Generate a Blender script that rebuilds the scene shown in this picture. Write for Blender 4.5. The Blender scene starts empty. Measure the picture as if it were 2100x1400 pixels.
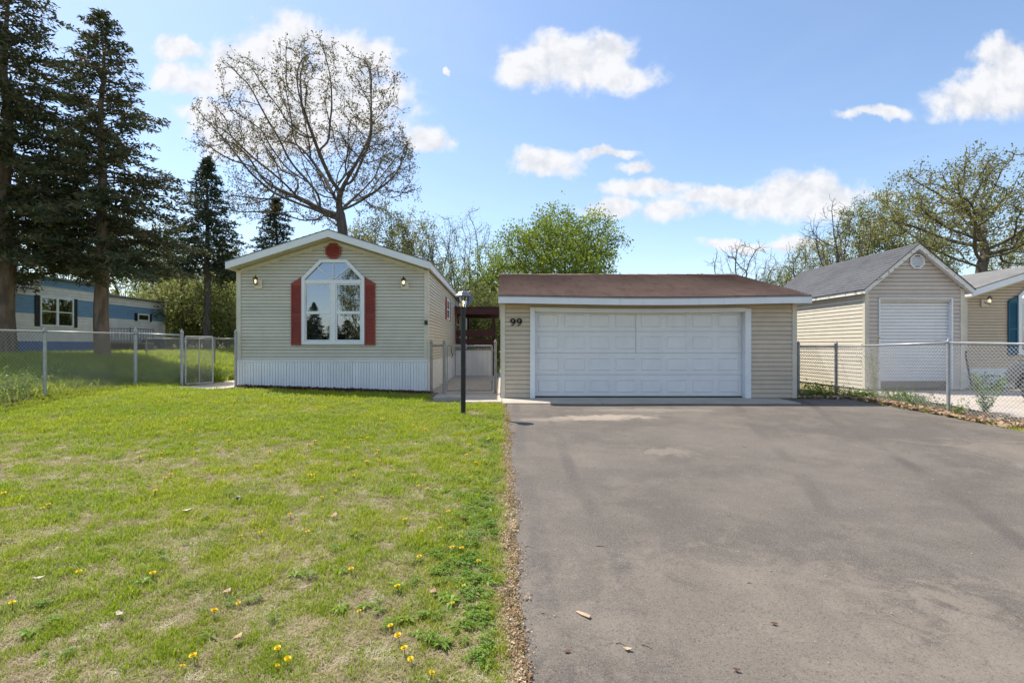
import bpy, math, random
import numpy as np
from mathutils import Vector, noise

# ------------------------------------------------------------------ camera, sky, sun, exposure
SC = bpy.context.scene
COL = SC.collection
R = math.radians
F, CX, CY, CAMZ = 1050.0, 1028.0, 708.0, 1.25      # focal length / vanishing point in photo pixels, eye height (m)

cd = bpy.data.cameras.new('camera'); cam = bpy.data.objects.new('camera', cd); COL.objects.link(cam)
cam.location = (0, 0, CAMZ); cam.rotation_euler = (R(90), 0, 0)
cd.sensor_width = 36; cd.lens = 36 * F / 2100
cd.shift_x = (1050 - CX) / 2100; cd.shift_y = (CY - 700) / 2100
cd.clip_start = 0.05; cd.clip_end = 3000
SC.camera = cam

SH = (0.50, -0.36)                                  # ground shadow per metre of height
SUN_EL = math.atan2(1, math.hypot(*SH)); SUN_AZ = math.atan2(-SH[0], -SH[1])   # azimuth from +Y towards +X
sd = bpy.data.lights.new('sun', 'SUN'); sd.energy = 4.8; sd.angle = R(0.53); sd.color = (1, 0.94, 0.84)
sun = bpy.data.objects.new('sun', sd); COL.objects.link(sun)
sun.rotation_euler = Vector((SH[0], SH[1], -1)).to_track_quat('-Z', 'Y').to_euler()
sun.location = (-20, 20, 40)
SC.view_settings.view_transform = 'Standard'; SC.view_settings.look = 'None'
SC.view_settings.exposure = 0.64; SC.view_settings.gamma = 1.0
SC.view_settings.use_curve_mapping = False
SKY_STRENGTH = 0.142
SC.cycles.max_bounces = 5; SC.cycles.diffuse_bounces = 2; SC.cycles.glossy_bounces = 2; SC.cycles.transmission_bounces = 4; SC.cycles.transparent_max_bounces = 6
SC.cycles.caustics_reflective = False; SC.cycles.caustics_refractive = False


def world():
    w = bpy.data.worlds.new('World'); SC.world = w; w.use_nodes = True
    nt = w.node_tree; N = nt.nodes; L = nt.links
    N.clear()
    out = N.new('ShaderNodeOutputWorld')
    sky = N.new('ShaderNodeTexSky'); sky.sky_type = 'NISHITA'; sky.sun_disc = False
    sky.sun_elevation = SUN_EL; sky.sun_rotation = SUN_AZ
    sky.altitude = 200; sky.air_density = 1.0; sky.dust_density = 0.7; sky.ozone_density = 1.5
    geo = N.new('ShaderNodeTexCoord')
    nd = N.new('ShaderNodeVectorMath'); nd.operation = 'NORMALIZE'
    L.new(geo.outputs['Generated'], nd.inputs[0])
    sep = N.new('ShaderNodeSeparateXYZ'); L.new(nd.outputs[0], sep.inputs[0])

    def M(op, a, b=None, c=None, clamp=False):
        n = N.new('ShaderNodeMath'); n.operation = op; n.use_clamp = clamp
        for i, v in enumerate((a, b, c)):
            if v is None: continue
            if isinstance(v, (int, float)): n.inputs[i].default_value = v
            else: L.new(v, n.inputs[i])
        return n.outputs[0]
    x, y, z = sep.outputs
    ys = M('MAXIMUM', y, 0.05)
    u = M('DIVIDE', x, ys); v = M('DIVIDE', z, ys)
    cmb = N.new('ShaderNodeCombineXYZ'); L.new(u, cmb.inputs[0]); L.new(v, cmb.inputs[1])

    def noise_tex(vec, scale, detail, rough, dist=0.0):
        n = N.new('ShaderNodeTexNoise'); n.inputs['Scale'].default_value = scale
        n.inputs['Detail'].default_value = detail; n.inputs['Roughness'].default_value = rough
        n.inputs['Distortion'].default_value = dist
        L.new(vec, n.inputs['Vector']); return n
    # cumulus in the part of the sky that lies ahead: centres and half-sizes as directions (right, up per unit ahead)
    blobs = [(575, 100, 110, 70), (500, 135, 90, 70), (690, 120, 70, 70), (755, 120, 60, 50), (640, 205, 190, 110),
             (360, 105, 62, 30), (345, 160, 45, 35), (440, 170, 90, 34), (425, 225, 62, 26), (560, 270, 170, 70),
             (730, 205, 120, 90), (880, 285, 48, 32), (1160, 130, 160, 58), (1250, 98, 70, 34), (1240, 155, 125, 34),
             (1065, 135, 62, 42), (1125, 332, 88, 27), (1240, 312, 50, 12), (1297, 342, 40, 15), (1335, 387, 95, 22),
             (1245, 425, 62, 22), (1375, 436, 85, 28), (1650, 395, 105, 42), (1620, 412, 190, 36), (1700, 404, 110, 38),
             (1480, 407, 130, 26), (2070, 112, 80, 36), (2055, 155, 90, 55), (2015, 207, 125, 54), (2090, 205, 70, 60),
             (1520, 500, 85, 14), (1640, 497, 90, 17), (1790, 236, 75, 15), (915, 147, 9, 7)]
    cur = None
    wn = noise_tex(cmb.outputs[0], 9.0, 4, 0.62)
    wsub = N.new('ShaderNodeVectorMath'); wsub.operation = 'SUBTRACT'; L.new(wn.outputs['Color'], wsub.inputs[0]); wsub.inputs[1].default_value = (.5, .5, .5)
    wsc = N.new('ShaderNodeVectorMath'); wsc.operation = 'MULTIPLY'; L.new(wsub.outputs[0], wsc.inputs[0]); wsc.inputs[1].default_value = (.10, .07, 0)
    wadd = N.new('ShaderNodeVectorMath'); wadd.operation = 'ADD'; L.new(cmb.outputs[0], wadd.inputs[0]); L.new(wsc.outputs[0], wadd.inputs[1])
    for (px, py, rx, ry) in blobs:
        m = N.new('ShaderNodeVectorMath'); m.operation = 'MULTIPLY_ADD'; L.new(wadd.outputs[0], m.inputs[0])
        m.inputs[1].default_value = (F / rx, F / ry, 0); m.inputs[2].default_value = (-(px - CX) / rx, -(CY - py) / ry, 0)
        l = N.new('ShaderNodeVectorMath'); l.operation = 'LENGTH'; L.new(m.outputs[0], l.inputs[0])
        cur = l.outputs['Value'] if cur is None else M('SMOOTH_MIN', cur, l.outputs['Value'], 0.25)
    cur = M('SUBTRACT', 1.0, cur)
    n2 = noise_tex(cmb.outputs[0], 15.0, 6, 0.58, 0.25)
    f1 = M('ADD', M('MAXIMUM', cur, -1.0), M('MULTIPLY', M('SUBTRACT', n2.outputs['Fac'], 0.5), 1.8))
    # the rest of the sky: the same kind of scattered cumulus
    zs = M('ADD', M('MAXIMUM', z, 0.0), 0.12)
    c2 = N.new('ShaderNodeCombineXYZ'); L.new(M('DIVIDE', x, zs), c2.inputs[0]); L.new(M('DIVIDE', y, zs), c2.inputs[1])
    n3 = noise_tex(c2.outputs[0], 1.1, 5, 0.58, 0.2)
    f2 = M('MULTIPLY', M('SUBTRACT', n3.outputs['Fac'], 0.56), 4.0)
    # where does the drawn part end
    e1 = M('MULTIPLY', M('SUBTRACT', M('ABSOLUTE', u), 1.12), 6.0, clamp=True)
    e2 = M('MULTIPLY', M('SUBTRACT', v, 0.74), 6.0, clamp=True)
    e3 = M('MULTIPLY', M('SUBTRACT', 0.3, y), 8.0, clamp=True)
    e = M('MAXIMUM', M('MAXIMUM', e1, e2), e3)
    mixf = N.new('ShaderNodeMix'); mixf.data_type = 'FLOAT'
    L.new(e, mixf.inputs[0]); L.new(f1, mixf.inputs[2]); L.new(f2, mixf.inputs[3])
    dens = mixf.outputs[0]
    a = N.new('ShaderNodeMapRange'); a.interpolation_type = 'SMOOTHSTEP'
    L.new(dens, a.inputs[0]); a.inputs[1].default_value = -0.22; a.inputs[2].default_value = 0.50
    up = N.new('ShaderNodeMapRange'); L.new(z, up.inputs[0]); up.inputs[1].default_value = 0.0; up.inputs[2].default_value = 0.12
    alpha = M('MULTIPLY', a.outputs[0], up.outputs[0])
    # thin high veil
    n5 = noise_tex(c2.outputs[0], 0.9, 3, 0.6, 1.2)
    veil = M('MULTIPLY', M('SUBTRACT', n5.outputs['Fac'], 0.45), 0.40, clamp=True)
    alpha = M('MAXIMUM', M('MULTIPLY', alpha, 0.96), veil)
    # cloud body: sunlit billows, grey where a billow turns from the sun (light from upper left)
    sh = N.new('ShaderNodeVectorMath'); sh.operation = 'ADD'; L.new(cmb.outputs[0], sh.inputs[0]); sh.inputs[1].default_value = (-.012, .022, 0)
    n4 = noise_tex(sh.outputs[0], 15.0, 4, 0.58, 0.25)
    rel = M('SUBTRACT', n4.outputs['Fac'], n2.outputs['Fac'])
    g = N.new('ShaderNodeMapRange'); L.new(M('ADD', rel, M('MULTIPLY', M('MAXIMUM', cur, 0.0), 0.05)), g.inputs[0])
    g.inputs[1].default_value = 0.24; g.inputs[2].default_value = -0.04; g.inputs[3].default_value = 0.25; g.inputs[4].default_value = 1.0
    cc = N.new('ShaderNodeMix'); cc.data_type = 'RGBA'; L.new(g.outputs[0], cc.inputs[0])
    CL = 4.4
    cc.inputs[6].default_value = (CL * .66, CL * .70, CL * .78, 1); cc.inputs[7].default_value = (CL, CL, CL * 1.02, 1)
    mx = N.new('ShaderNodeMix'); mx.data_type = 'RGBA'
    L.new(alpha, mx.inputs[0]); L.new(sky.outputs[0], mx.inputs[6]); L.new(cc.outputs[2], mx.inputs[7])
    bg = N.new('ShaderNodeBackground'); L.new(mx.outputs[2], bg.inputs[0]); bg.inputs[1].default_value = SKY_STRENGTH
    L.new(bg.outputs[0], out.inputs[0])


world()

# ------------------------------------------------------------------ helpers
def wx(px, Y): return (px - CX) * Y / F
def wz(py, Y): return CAMZ - (py - CY) * Y / F
def sstep(a, b, t):
    t = max(0.0, min(1.0, (t - a) / (b - a))); return t * t * (3 - 2 * t)
def fbm(x, y, s, seed=0.0, o=4): return noise.fractal(Vector((x * s, y * s, seed)), 1.0, 2.0, o)

SLOPE = 0.045
def g(x, y):
    """height of the land"""
    d = 11.0 - y
    z = -SLOPE * (d if d > 1 else (0 if d < -1 else (d + 1) ** 2 / 4)) if d > -1 else 0.0
    if y < -2: z = -SLOPE * 13.0
    left = max(0.0, min(-1.9 - x, 7.4))
    z += 0.034 * left * sstep(4.0, 11.5, y)
    z += 0.55 * sstep(-9.6, -14.5, x) * sstep(8.0, 15.0, y)
    z += 0.05 * sstep(8.3, 9.3, x) * sstep(2, 9, y)
    z += 0.35 * sstep(24, 45, y)
    return z
def ground_at(px, py):
    Y = 8.0
    for _ in range(40):
        x = wx(px, Y); Y = 0.5 * Y + 0.5 * (CAMZ - g(x, Y)) * F / (py - CY)
    return wx(px, Y), Y

WL = {}                                             # world locations of objects already placed

class MB:
    def __init__(s): s.v = []; s.f = []
    def add(s, vs, fs):
        b = len(s.v); s.v += [tuple(p) for p in vs]; s.f += [tuple(i + b for i in q) for q in fs]; return s
    def box(s, x0, x1, y0, y1, z0, z1):
        return s.add([(x0, y0, z0), (x1, y0, z0), (x1, y1, z0), (x0, y1, z0), (x0, y0, z1), (x1, y0, z1), (x1, y1, z1), (x0, y1, z1)],
                     [(0, 3, 2, 1), (4, 5, 6, 7), (0, 1, 5, 4), (1, 2, 6, 5), (2, 3, 7, 6), (3, 0, 4, 7)])
    def prism(s, poly, off):
        """poly: list of 3d points, extruded by the vector off"""
        n = len(poly); o = Vector(off)
        vs = [Vector(p) for p in poly] + [Vector(p) + o for p in poly]
        fs = [tuple(range(n)), tuple(range(2 * n - 1, n - 1, -1))] + [(i, i + n, (i + 1) % n + n, (i + 1) % n) for i in range(n)]
        return s.add(vs, [tuple(reversed(q)) for q in fs])
    def bar(s, a, b, w, h=None, up=(0, 0, 1)):
        """square bar from a to b"""
        h = h or w; a = Vector(a); b = Vector(b); d = (b - a).normalized(); upv = Vector(up)
        if abs(d.dot(upv)) > .98: upv = Vector((0, 1, 0))
        sx = d.cross(upv).normalized() * (w / 2); sy = sx.cross(d).normalized() * (h / 2)
        p = [a - sx - sy, a + sx - sy, a + sx + sy, a - sx + sy]
        return s.add(p + [q + (b - a) for q in p], [(0, 1, 2, 3), (7, 6, 5, 4), (0, 4, 5, 1), (1, 5, 6, 2), (2, 6, 7, 3), (3, 7, 4, 0)])
    def tube(s, pts, rad, n=6, cap=True):
        pts = [Vector(p) for p in pts]
        if isinstance(rad, (int, float)): rad = [rad] * len(pts)
        ref = None; vs = []
        for i, p in enumerate(pts):
            d = (pts[min(i + 1, len(pts) - 1)] - pts[max(i - 1, 0)])
            if d.length < 1e-9: d = Vector((0, 0, 1))
            d.normalize()
            if ref is None:
                ref = d.orthogonal().normalized()
            ref = (ref - d * ref.dot(d))
            if ref.length < 1e-6: ref = d.orthogonal()
            ref.normalize(); o = d.cross(ref)
            for k in range(n):
                t = 2 * math.pi * k / n
                vs.append(p + (ref * math.cos(t) + o * math.sin(t)) * rad[i])
        fs = []
        for i in range(len(pts) - 1):
            for k in range(n):
                k2 = (k + 1) % n; fs.append((i * n + k, i * n + k2, (i + 1) * n + k2, (i + 1) * n + k))
        if cap:
            fs.append(tuple(range(n - 1, -1, -1))); m = (len(pts) - 1) * n; fs.append(tuple(range(m, m + n)))
        return s.add(vs, fs)
    def lathe(s, prof, c=(0, 0, 0), n=16, rot=0.0):
        """prof: (radius, height) from bottom to top"""
        vs = []; fs = []
        for (r, h) in prof:
            for k in range(n):
                t = 2 * math.pi * k / n + rot; vs.append((c[0] + r * math.cos(t), c[1] + r * math.sin(t), c[2] + h))
        for i in range(len(prof) - 1):
            for k in range(n):
                k2 = (k + 1) % n; fs.append((i * n + k, i * n + k2, (i + 1) * n + k2, (i + 1) * n + k))
        fs.append(tuple(range(n - 1, -1, -1))); m = (len(prof) - 1) * n; fs.append(tuple(range(m, m + n)))
        return s.add(vs, fs)
    def build(s, name, mat, parent=None, smooth=False, bevel=0.0, origin=None, tags=None):
        a = np.array(s.v, dtype=float)
        if origin is None:
            mn, mx = a.min(0), a.max(0); origin = ((mn[0] + mx[0]) / 2, (mn[1] + mx[1]) / 2, mn[2])
        o3 = np.array(origin, dtype=float); a = a - o3
        me = bpy.data.meshes.new(name); me.from_pydata(a.tolist(), [], s.f)
        me.update()
        if mat is not None: me.materials.append(mat)
        if smooth: me.polygons.foreach_set('use_smooth', [True] * len(me.polygons))
        ob = bpy.data.objects.new(name, me); COL.objects.link(ob)
        WL[ob] = Vector(origin)
        if parent is not None:
            ob.parent = parent; ob.location = Vector(origin) - WL[parent]
        else: ob.location = origin
        if bevel:
            m = ob.modifiers.new('bevel', 'BEVEL'); m.width = bevel; m.segments = 2; m.limit_method = 'ANGLE'; m.angle_limit = R(40)
        if tags: tag(ob, **tags)
        return ob

def tag(o, label=None, cat=None, group=None, kind=None):
    if label: o['label'] = label
    if cat: o['category'] = cat
    if group: o['group'] = group
    if kind: o['kind'] = kind
    return o
def thing(name, loc, label, cat, group=None):
    o = bpy.data.objects.new(name, None); COL.objects.link(o); o.location = loc; WL[o] = Vector(loc)
    o.empty_display_size = 0.2
    return tag(o, label, cat, group)
def copy_tree(o, loc, label=None, rotz=0.0, scale=1.0, parent=None):
    c = o.copy(); COL.objects.link(c)
    if parent is None:
        c.location = loc; c.rotation_euler = (0, 0, rotz); c.scale = (scale,) * 3 if isinstance(scale, (int, float)) else scale; WL[c] = Vector(loc)
        if label: c['label'] = label
    else: c.parent = parent
    for ch in o.children: copy_tree(ch, None, parent=c)
    return c

# ------------------------------------------------------------------ materials
def lin(r, gg, b):
    f = lambda c: (c / 255 / 12.92) if c <= 10.3 else ((c / 255 + .055) / 1.055) ** 2.4
    return (f(r), f(gg), f(b))

class MT:
    """small wrapper to write node materials"""
    def __init__(s, name):
        s.m = bpy.data.materials.new(name); s.m.use_nodes = True
        s.N = s.m.node_tree.nodes; s.L = s.m.node_tree.links
        s.p = s.N['Principled BSDF']; s.geo = s.N.new('ShaderNodeNewGeometry'); s.pos = s.geo.outputs['Position']
    def math(s, op, a, b=None, clamp=False):
        n = s.N.new('ShaderNodeMath'); n.operation = op; n.use_clamp = clamp
        for i, v in enumerate((a, b)):
            if v is None: continue
            if isinstance(v, (int, float)): n.inputs[i].default_value = v
            else: s.L.new(v, n.inputs[i])
        return n.outputs[0]
    def scaled(s, sc):
        n = s.N.new('ShaderNodeVectorMath'); n.operation = 'MULTIPLY'; s.L.new(s.pos, n.inputs[0]); n.inputs[1].default_value = sc; return n.outputs[0]
    def noise(s, scale, detail=4, rough=.55, vec=None, dist=0):
        n = s.N.new('ShaderNodeTexNoise'); s.L.new(vec or s.pos, n.inputs['Vector'])
        n.inputs['Scale'].default_value = scale; n.inputs['Detail'].default_value = detail; n.inputs['Roughness'].default_value = rough; n.inputs['Distortion'].default_value = dist
        return n.outputs['Fac']
    def rng(s, v, a, b, c=0.0, d=1.0):
        n = s.N.new('ShaderNodeMapRange'); n.interpolation_type = 'SMOOTHSTEP'; s.L.new(v, n.inputs[0])
        for i, q in enumerate((a, b, c, d)): n.inputs[i + 1].default_value = q
        return n.outputs[0]
    def mix(s, f, a, b):
        n = s.N.new('ShaderNodeMix'); n.data_type = 'RGBA'
        if isinstance(f, (int, float)): n.inputs[0].default_value = f
        else: s.L.new(f, n.inputs[0])
        for i, v in ((6, a), (7, b)):
            if isinstance(v, tuple): n.inputs[i].default_value = v + (1,) if len(v) == 3 else v
            else: s.L.new(v, n.inputs[i])
        return n.outputs[2]
    def scale_col(s, col, f):
        n = s.N.new('ShaderNodeVectorMath'); n.operation = 'SCALE'; s.L.new(col, n.inputs[0]); s.L.new(f, n.inputs['Scale']); return n.outputs[0]
    def col(s, c):
        if isinstance(c, tuple): s.p.inputs['Base Color'].default_value = c + (1,)
        else: s.L.new(c, s.p.inputs['Base Color'])
        return s
    def set(s, rough=.6, metal=0.0, spec=.4):
        s.p.inputs['Roughness'].default_value = rough; s.p.inputs['Metallic'].default_value = metal
        s.p.inputs['Specular IOR Level'].default_value = spec; return s
    def bump(s, h, strength=.3, dist=.01):
        n = s.N.new('ShaderNodeBump'); n.inputs['Strength'].default_value = strength; n.inputs['Distance'].default_value = dist
        s.L.new(h, n.inputs['Height']); s.L.new(n.outputs[0], s.p.inputs['Normal']); return s

def paint(name, c, c2=None, rough=.5, scale=3.0, bump=.15, metal=0.0, spec=.4, grime=.12, var=.09):
    t = MT(name); c2 = c2 or tuple(v * .86 for v in c)
    n = t.noise(scale, 6, .6); k = t.mix(t.rng(n, .35, .7), c, c2)
    st = t.noise(1.0, 4, .6, t.scaled((9, 9, .7)))
    k = t.mix(t.math('MULTIPLY', t.rng(st, .52, .75), grime), k, tuple(v * .55 for v in c))
    oi = t.N.new('ShaderNodeObjectInfo'); k = t.scale_col(k, t.math('ADD', 1 - var / 2, t.math('MULTIPLY', oi.outputs['Random'], var)))
    t.col(k).set(rough, metal, spec)
    if bump: t.bump(t.noise(60, 4, .6), bump, .002)
    return t.m

M_CREAM = paint('cream_vinyl', (.60, .555, .46), (.56, .515, .425), .5)
M_TRIM = paint('cream_trim', (.66, .60, .49), None, .5)
M_SOFFIT = paint('cream_soffit', (.60, .54, .41), None, .6)
M_TAN = paint('tan_vinyl', (.61, .50, .375), (.56, .46, .345), .5)
M_SHED = paint('beige_vinyl', (.58, .495, .42), (.53, .45, .385), .5)
M_NEIGH = paint('warm_tan_vinyl', (.56, .44, .31), (.52, .41, .29), .5)
M_WHITE = paint('white_paint', (.78, .79, .80), (.73, .74, .76), .45)
M_DOORW = paint('white_garage_door', (.80, .785, .765), (.76, .745, .73), .4, bump=.05, grime=.08, var=.025)
M_SKIRT = paint('white_skirting', (.82, .82, .82), (.78, .78, .78), .45, grime=.16)
M_RED = paint('brick_red_shutter', (.30, .055, .035), (.24, .045, .03), .55)
M_DKRED = paint('dark_red_wood', (.085, .022, .018), (.06, .017, .014), .6)
M_TEAL = paint('teal_shutter', (.012, .10, .16), None, .5)
M_BLACK = paint('black_paint', (.012, .013, .014), (.02, .02, .02), .45, grime=.0)
M_BLUE = paint('blue_vinyl', (.17, .31, .46), (.15, .28, .42), .5)
M_BLUEW = paint('offwhite_vinyl', (.78, .74, .68), None, .5)
M_NAVY = paint('deep_blue_skirting', (.075, .155, .36), (.065, .135, .31), .55)
M_GALV = paint('galvanised_steel', (.40, .41, .42), (.31, .32, .33), .42, scale=12, metal=.3, spec=.5)
M_GALVD = paint('weathered_steel', (.30, .30, .29), (.22, .22, .215), .5, scale=12, metal=.3, spec=.5)
M_BRASS = paint('aged_brass', (.16, .10, .04), (.08, .05, .02), .35, metal=.8, scale=20)
M_PEWTER = paint('pewter_metal', (.22, .22, .25), (.15, .15, .17), .35, metal=.5, scale=20)
M_CONC = MT('concrete')
_c = M_CONC.mix(M_CONC.rng(M_CONC.noise(1.4, 6, .65), .35, .7), (.50, .44, .36), (.40, .35, .29))
_c = M_CONC.mix(M_CONC.math('MULTIPLY', M_CONC.rng(M_CONC.noise(90, 3, .7), .4, .7), .35), _c, (.26, .23, .20))
M_CONC.col(_c).set(.85, 0, .25).bump(M_CONC.noise(120, 4, .7), .4, .004); M_CONC = M_CONC.m
M_CONC2 = MT('pale_concrete')
_c = M_CONC2.mix(M_CONC2.rng(M_CONC2.noise(.8, 6, .7), .35, .7), (.50, .43, .37), (.38, .33, .28))
_c = M_CONC2.mix(M_CONC2.math('MULTIPLY', M_CONC2.rng(M_CONC2.noise(45, 4, .7), .45, .7), .4), _c, (.22, .19, .17))
M_CONC2.col(_c).set(.85, 0, .25).bump(M_CONC2.noise(80, 4, .7), .5, .006); M_CONC2 = M_CONC2.m

def asphalt():
    t = MT('worn_asphalt')
    big = t.noise(.42, 5, .6, dist=.5); mid = t.noise(2.2, 6, .65)
    k = t.mix(t.rng(big, .35, .68), (.086, .074, .062), (.138, .118, .098))
    k = t.mix(t.math('MULTIPLY', t.rng(mid, .42, .72), .55), k, (.18, .154, .127))
    # tyre tracks: darker lanes that run up the drive
    sep = t.N.new('ShaderNodeSeparateXYZ'); t.L.new(t.pos, sep.inputs[0])
    wob = t.math('ADD', sep.outputs[0], t.math('MULTIPLY', t.math('SUBTRACT', t.noise(.25, 2), .5), .45))
    brk = t.rng(t.noise(.9, 4), .35, .6); pat = t.math('MULTIPLY', t.math('SUBTRACT', t.noise(3.2, 6, .75, dist=.8), .5), 3.2)
    for (xc, wd, dp) in ((.86, .10, .95), (.30, .12, .8), (3.3, .35, .25), (4.9, .35, .25), (6.6, .4, .3)):
        d = t.math('ABSOLUTE', t.math('SUBTRACT', wob, xc))
        k = t.mix(t.math('MULTIPLY', t.math('MULTIPLY', t.rng(d, wd * .3, wd, 1, 0), dp), brk), k, (.082, .070, .063))
    for (x0, sl, wd, dp) in ((4.1, .36, .13, .85), (2.75, .33, .13, .55), (5.6, .40, .16, .55)):
        d = t.math('ABSOLUTE', t.math('SUBTRACT', wob, t.math('ADD', x0, t.math('MULTIPLY', t.math('SUBTRACT', sep.outputs[1], 4.0), sl))))
        k = t.mix(t.math('MULTIPLY', t.math('MULTIPLY', t.rng(d, wd * .3, wd, 1, 0), dp), brk), k, (.07, .060, .053))
    # sandy patch left by a puddle in front of the garage
    for (cx, cy, rx, ry, dp) in ((1.72, 9.35, .75, .30, .8), (2.3, 9.5, .5, .28, .7), (.9, 9.2, .6, .2, .45), (2.2, 6.9, .4, .25, .35), (3.0, 10.2, 1.2, .25, .35), (1.6, 2.9, 1.7, 1.1, .2), (3.4, 2.6, 1.8, .9, .18), (7.2, 6.6, 1.0, 1.2, .25)):
        vx = t.math('DIVIDE', t.math('SUBTRACT', sep.outputs[0], cx), rx); vy = t.math('DIVIDE', t.math('SUBTRACT', sep.outputs[1], cy), ry)
        d = t.math('SQRT', t.math('ADD', t.math('POWER', vx, 2), t.math('POWER', vy, 2)))
        d = t.math('ADD', d, pat)
        k = t.mix(t.math('MULTIPLY', t.rng(d, .5, 1.1, 1, 0), dp), k, (.34, .285, .22))
    fine = t.noise(150, 3, .75)
    k = t.mix(t.math('MULTIPLY', t.rng(fine, .50, .66), .8), k, (.27, .24, .21))
    fine3 = t.noise(38, 4, .8)
    k = t.mix(t.math('MULTIPLY', t.rng(fine3, .50, .66), .3), k, (.075, .064, .056))
    fine2 = t.noise(72, 3, .75)
    k = t.mix(t.math('MULTIPLY', t.rng(fine2, .53, .68), .7), k, (.04, .034, .03))
    t.col(k).set(.85, 0, .3)
    t.bump(t.math('ADD', t.noise(170, 4, .75), t.math('MULTIPLY', t.noise(30, 3), .6)), .75, .006)
    return t.m
M_ASPH = asphalt()

def soil():
    t = MT('lawn_soil')
    n = t.noise(1.3, 6, .65); f = t.noise(45, 5, .75)
    k = t.mix(t.rng(n, .3, .7), (.25, .21, .12), (.20, .21, .07))
    k = t.mix(t.math('MULTIPLY', t.rng(f, .42, .7), .8), k, (.40, .34, .22))
    k = t.mix(t.math('MULTIPLY', t.rng(t.noise(70, 4, .75), .5, .7), .55), k, (.09, .075, .04))
    sep = t.N.new('ShaderNodeSeparateXYZ'); t.L.new(t.pos, sep.inputs[0])
    far = t.math('MAXIMUM', t.rng(sep.outputs[1], -1.0, -3.0), t.math('MAXIMUM', t.rng(sep.outputs[1], 15.0, 20.0), t.rng(sep.outputs[0], -10.0, -11.5)))
    k = t.mix(t.math('MULTIPLY', far, .75), k, t.mix(t.rng(t.noise(3, 5, .7), .4, .65), (.11, .15, .03), (.19, .18, .06)))
    t.col(k).set(.95, 0, .1).bump(t.noise(90, 5, .75), .8, .02)
    return t.m
M_SOIL = soil()

def leafmat(name, c1, c2, c3=None, trans=.35, rough=.6, scale=.8, isl=True):
    t = MT(name)
    n = t.noise(scale, 2, .6)
    k = t.mix(t.rng(n, .35, .65), c1, c2)
    if c3:
        k = t.mix(t.rng(t.noise(scale * 2.7, 1), .52, .68), k, c3)
    if isl:
        mu = t.math('ADD', .65, t.math('MULTIPLY', t.geo.outputs['Random Per Island'], .7)); k = t.scale_col(k, mu)
    t.col(k).set(rough, 0, .3)
    tr = t.N.new('ShaderNodeBsdfTranslucent'); t.L.new(k, tr.inputs[0])
    mx = t.N.new('ShaderNodeMixShader'); mx.inputs[0].default_value = trans
    t.L.new(t.p.outputs[0], mx.inputs[1]); t.L.new(tr.outputs[0], mx.inputs[2])
    t.L.new(mx.outputs[0], t.N['Material Output'].inputs[0])
    return t.m
M_GRASS = leafmat('lawn_grass', (.25, .33, .020), (.33, .375, .030), (.28, .335, .06), .5, .5, .6)
M_CLOVER = leafmat('clover_leaf', (.15, .26, .024), (.19, .29, .03), None, .4, .5, 1.2)
M_STRAW = leafmat('dead_grass', (.42, .34, .21), (.33, .26, .16), (.50, .43, .30), .3, .7, 2.0)
M_WEED = leafmat('weed_green', (.15, .25, .035), (.23, .30, .055), (.26, .25, .09), .42, .55, 1.5)
M_NEEDLE = leafmat('conifer_needles', (.070, .088, .036), (.092, .098, .042), (.135, .10, .052), .28, .6, .7)
M_NEEDLE2 = leafmat('spruce_needles', (.045, .072, .034), (.06, .082, .036), (.09, .08, .038), .15, .6, .7)
M_OAKLEAF = leafmat('oak_buds', (.14, .12, .04), (.17, .135, .05), (.15, .095, .035), .4, .6, .5)
M_BUD = leafmat('budding_leaves', (.25, .26, .075), (.30, .28, .11), (.22, .27, .06), .48, .6, .6)
M_SPRING = leafmat('spring_green_leaves', (.20, .27, .035), (.24, .31, .045), (.29, .36, .02), .5, .55, .35)
M_OLIVE = leafmat('olive_oak_leaves', (.22, .22, .055), (.27, .25, .07), (.17, .19, .05), .48, .6, .6)
M_BUSH = leafmat('undergrowth_leaves', (.20, .23, .05), (.27, .27, .085), (.15, .19, .045), .46, .6, .6)
M_DRYLEAF = leafmat('dry_leaves', (.46, .33, .21), (.33, .21, .12), (.56, .44, .30), .2, .75, 5.0)
M_MULCH = leafmat('brown_mulch', (.10, .040, .022), (.07, .03, .018), (.13, .06, .035), .0, .85, 4.0)

def bark(name, c1, c2, sc=6):
    t = MT(name); v = t.scaled((1, 1, .22))
    n = t.noise(sc, 6, .7, v); k = t.mix(t.rng(n, .35, .65), c1, c2)
    t.col(k).set(.9, 0, .15).bump(t.noise(sc * 2.2, 6, .7, v), .9, .04); return t.m
M_BARKC = bark('conifer_bark', (.27, .195, .14), (.14, .10, .075))
M_BARKO = bark('oak_bark', (.16, .135, .118), (.09, .075, .066))
M_BARKG = bark('grey_bark', (.13, .112, .094), (.08, .068, .057))

def shingle(name, c1, c2, course):
    t = MT(name)
    n = t.noise(.9, 6, .65); k = t.mix(t.rng(n, .35, .68), c1, c2)
    sp = t.noise(7, 3, .6, t.scaled((1, .25, .25)))
    k = t.mix(t.math('MULTIPLY', t.rng(sp, .5, .66), .5), k, tuple(v * .55 for v in c1))
    gr = t.noise(110, 3, .75); k = t.mix(t.math('MULTIPLY', t.rng(gr, .5, .7), .6), k, tuple(min(1, v * 1.9) for v in c1))
    t.col(k).set(.92, 0, .15).bump(t.noise(130, 3, .7), .5, .004)
    return t.m
M_SHINB = shingle('brown_shingles', (.225, .155, .128), (.185, .127, .106), .14)
M_SHING = shingle('grey_shingles', (.105, .107, .115), (.080, .082, .090), .14)
M_SHINL = shingle('pale_grey_shingles', (.24, .235, .225), (.20, .195, .19), .14)

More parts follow.
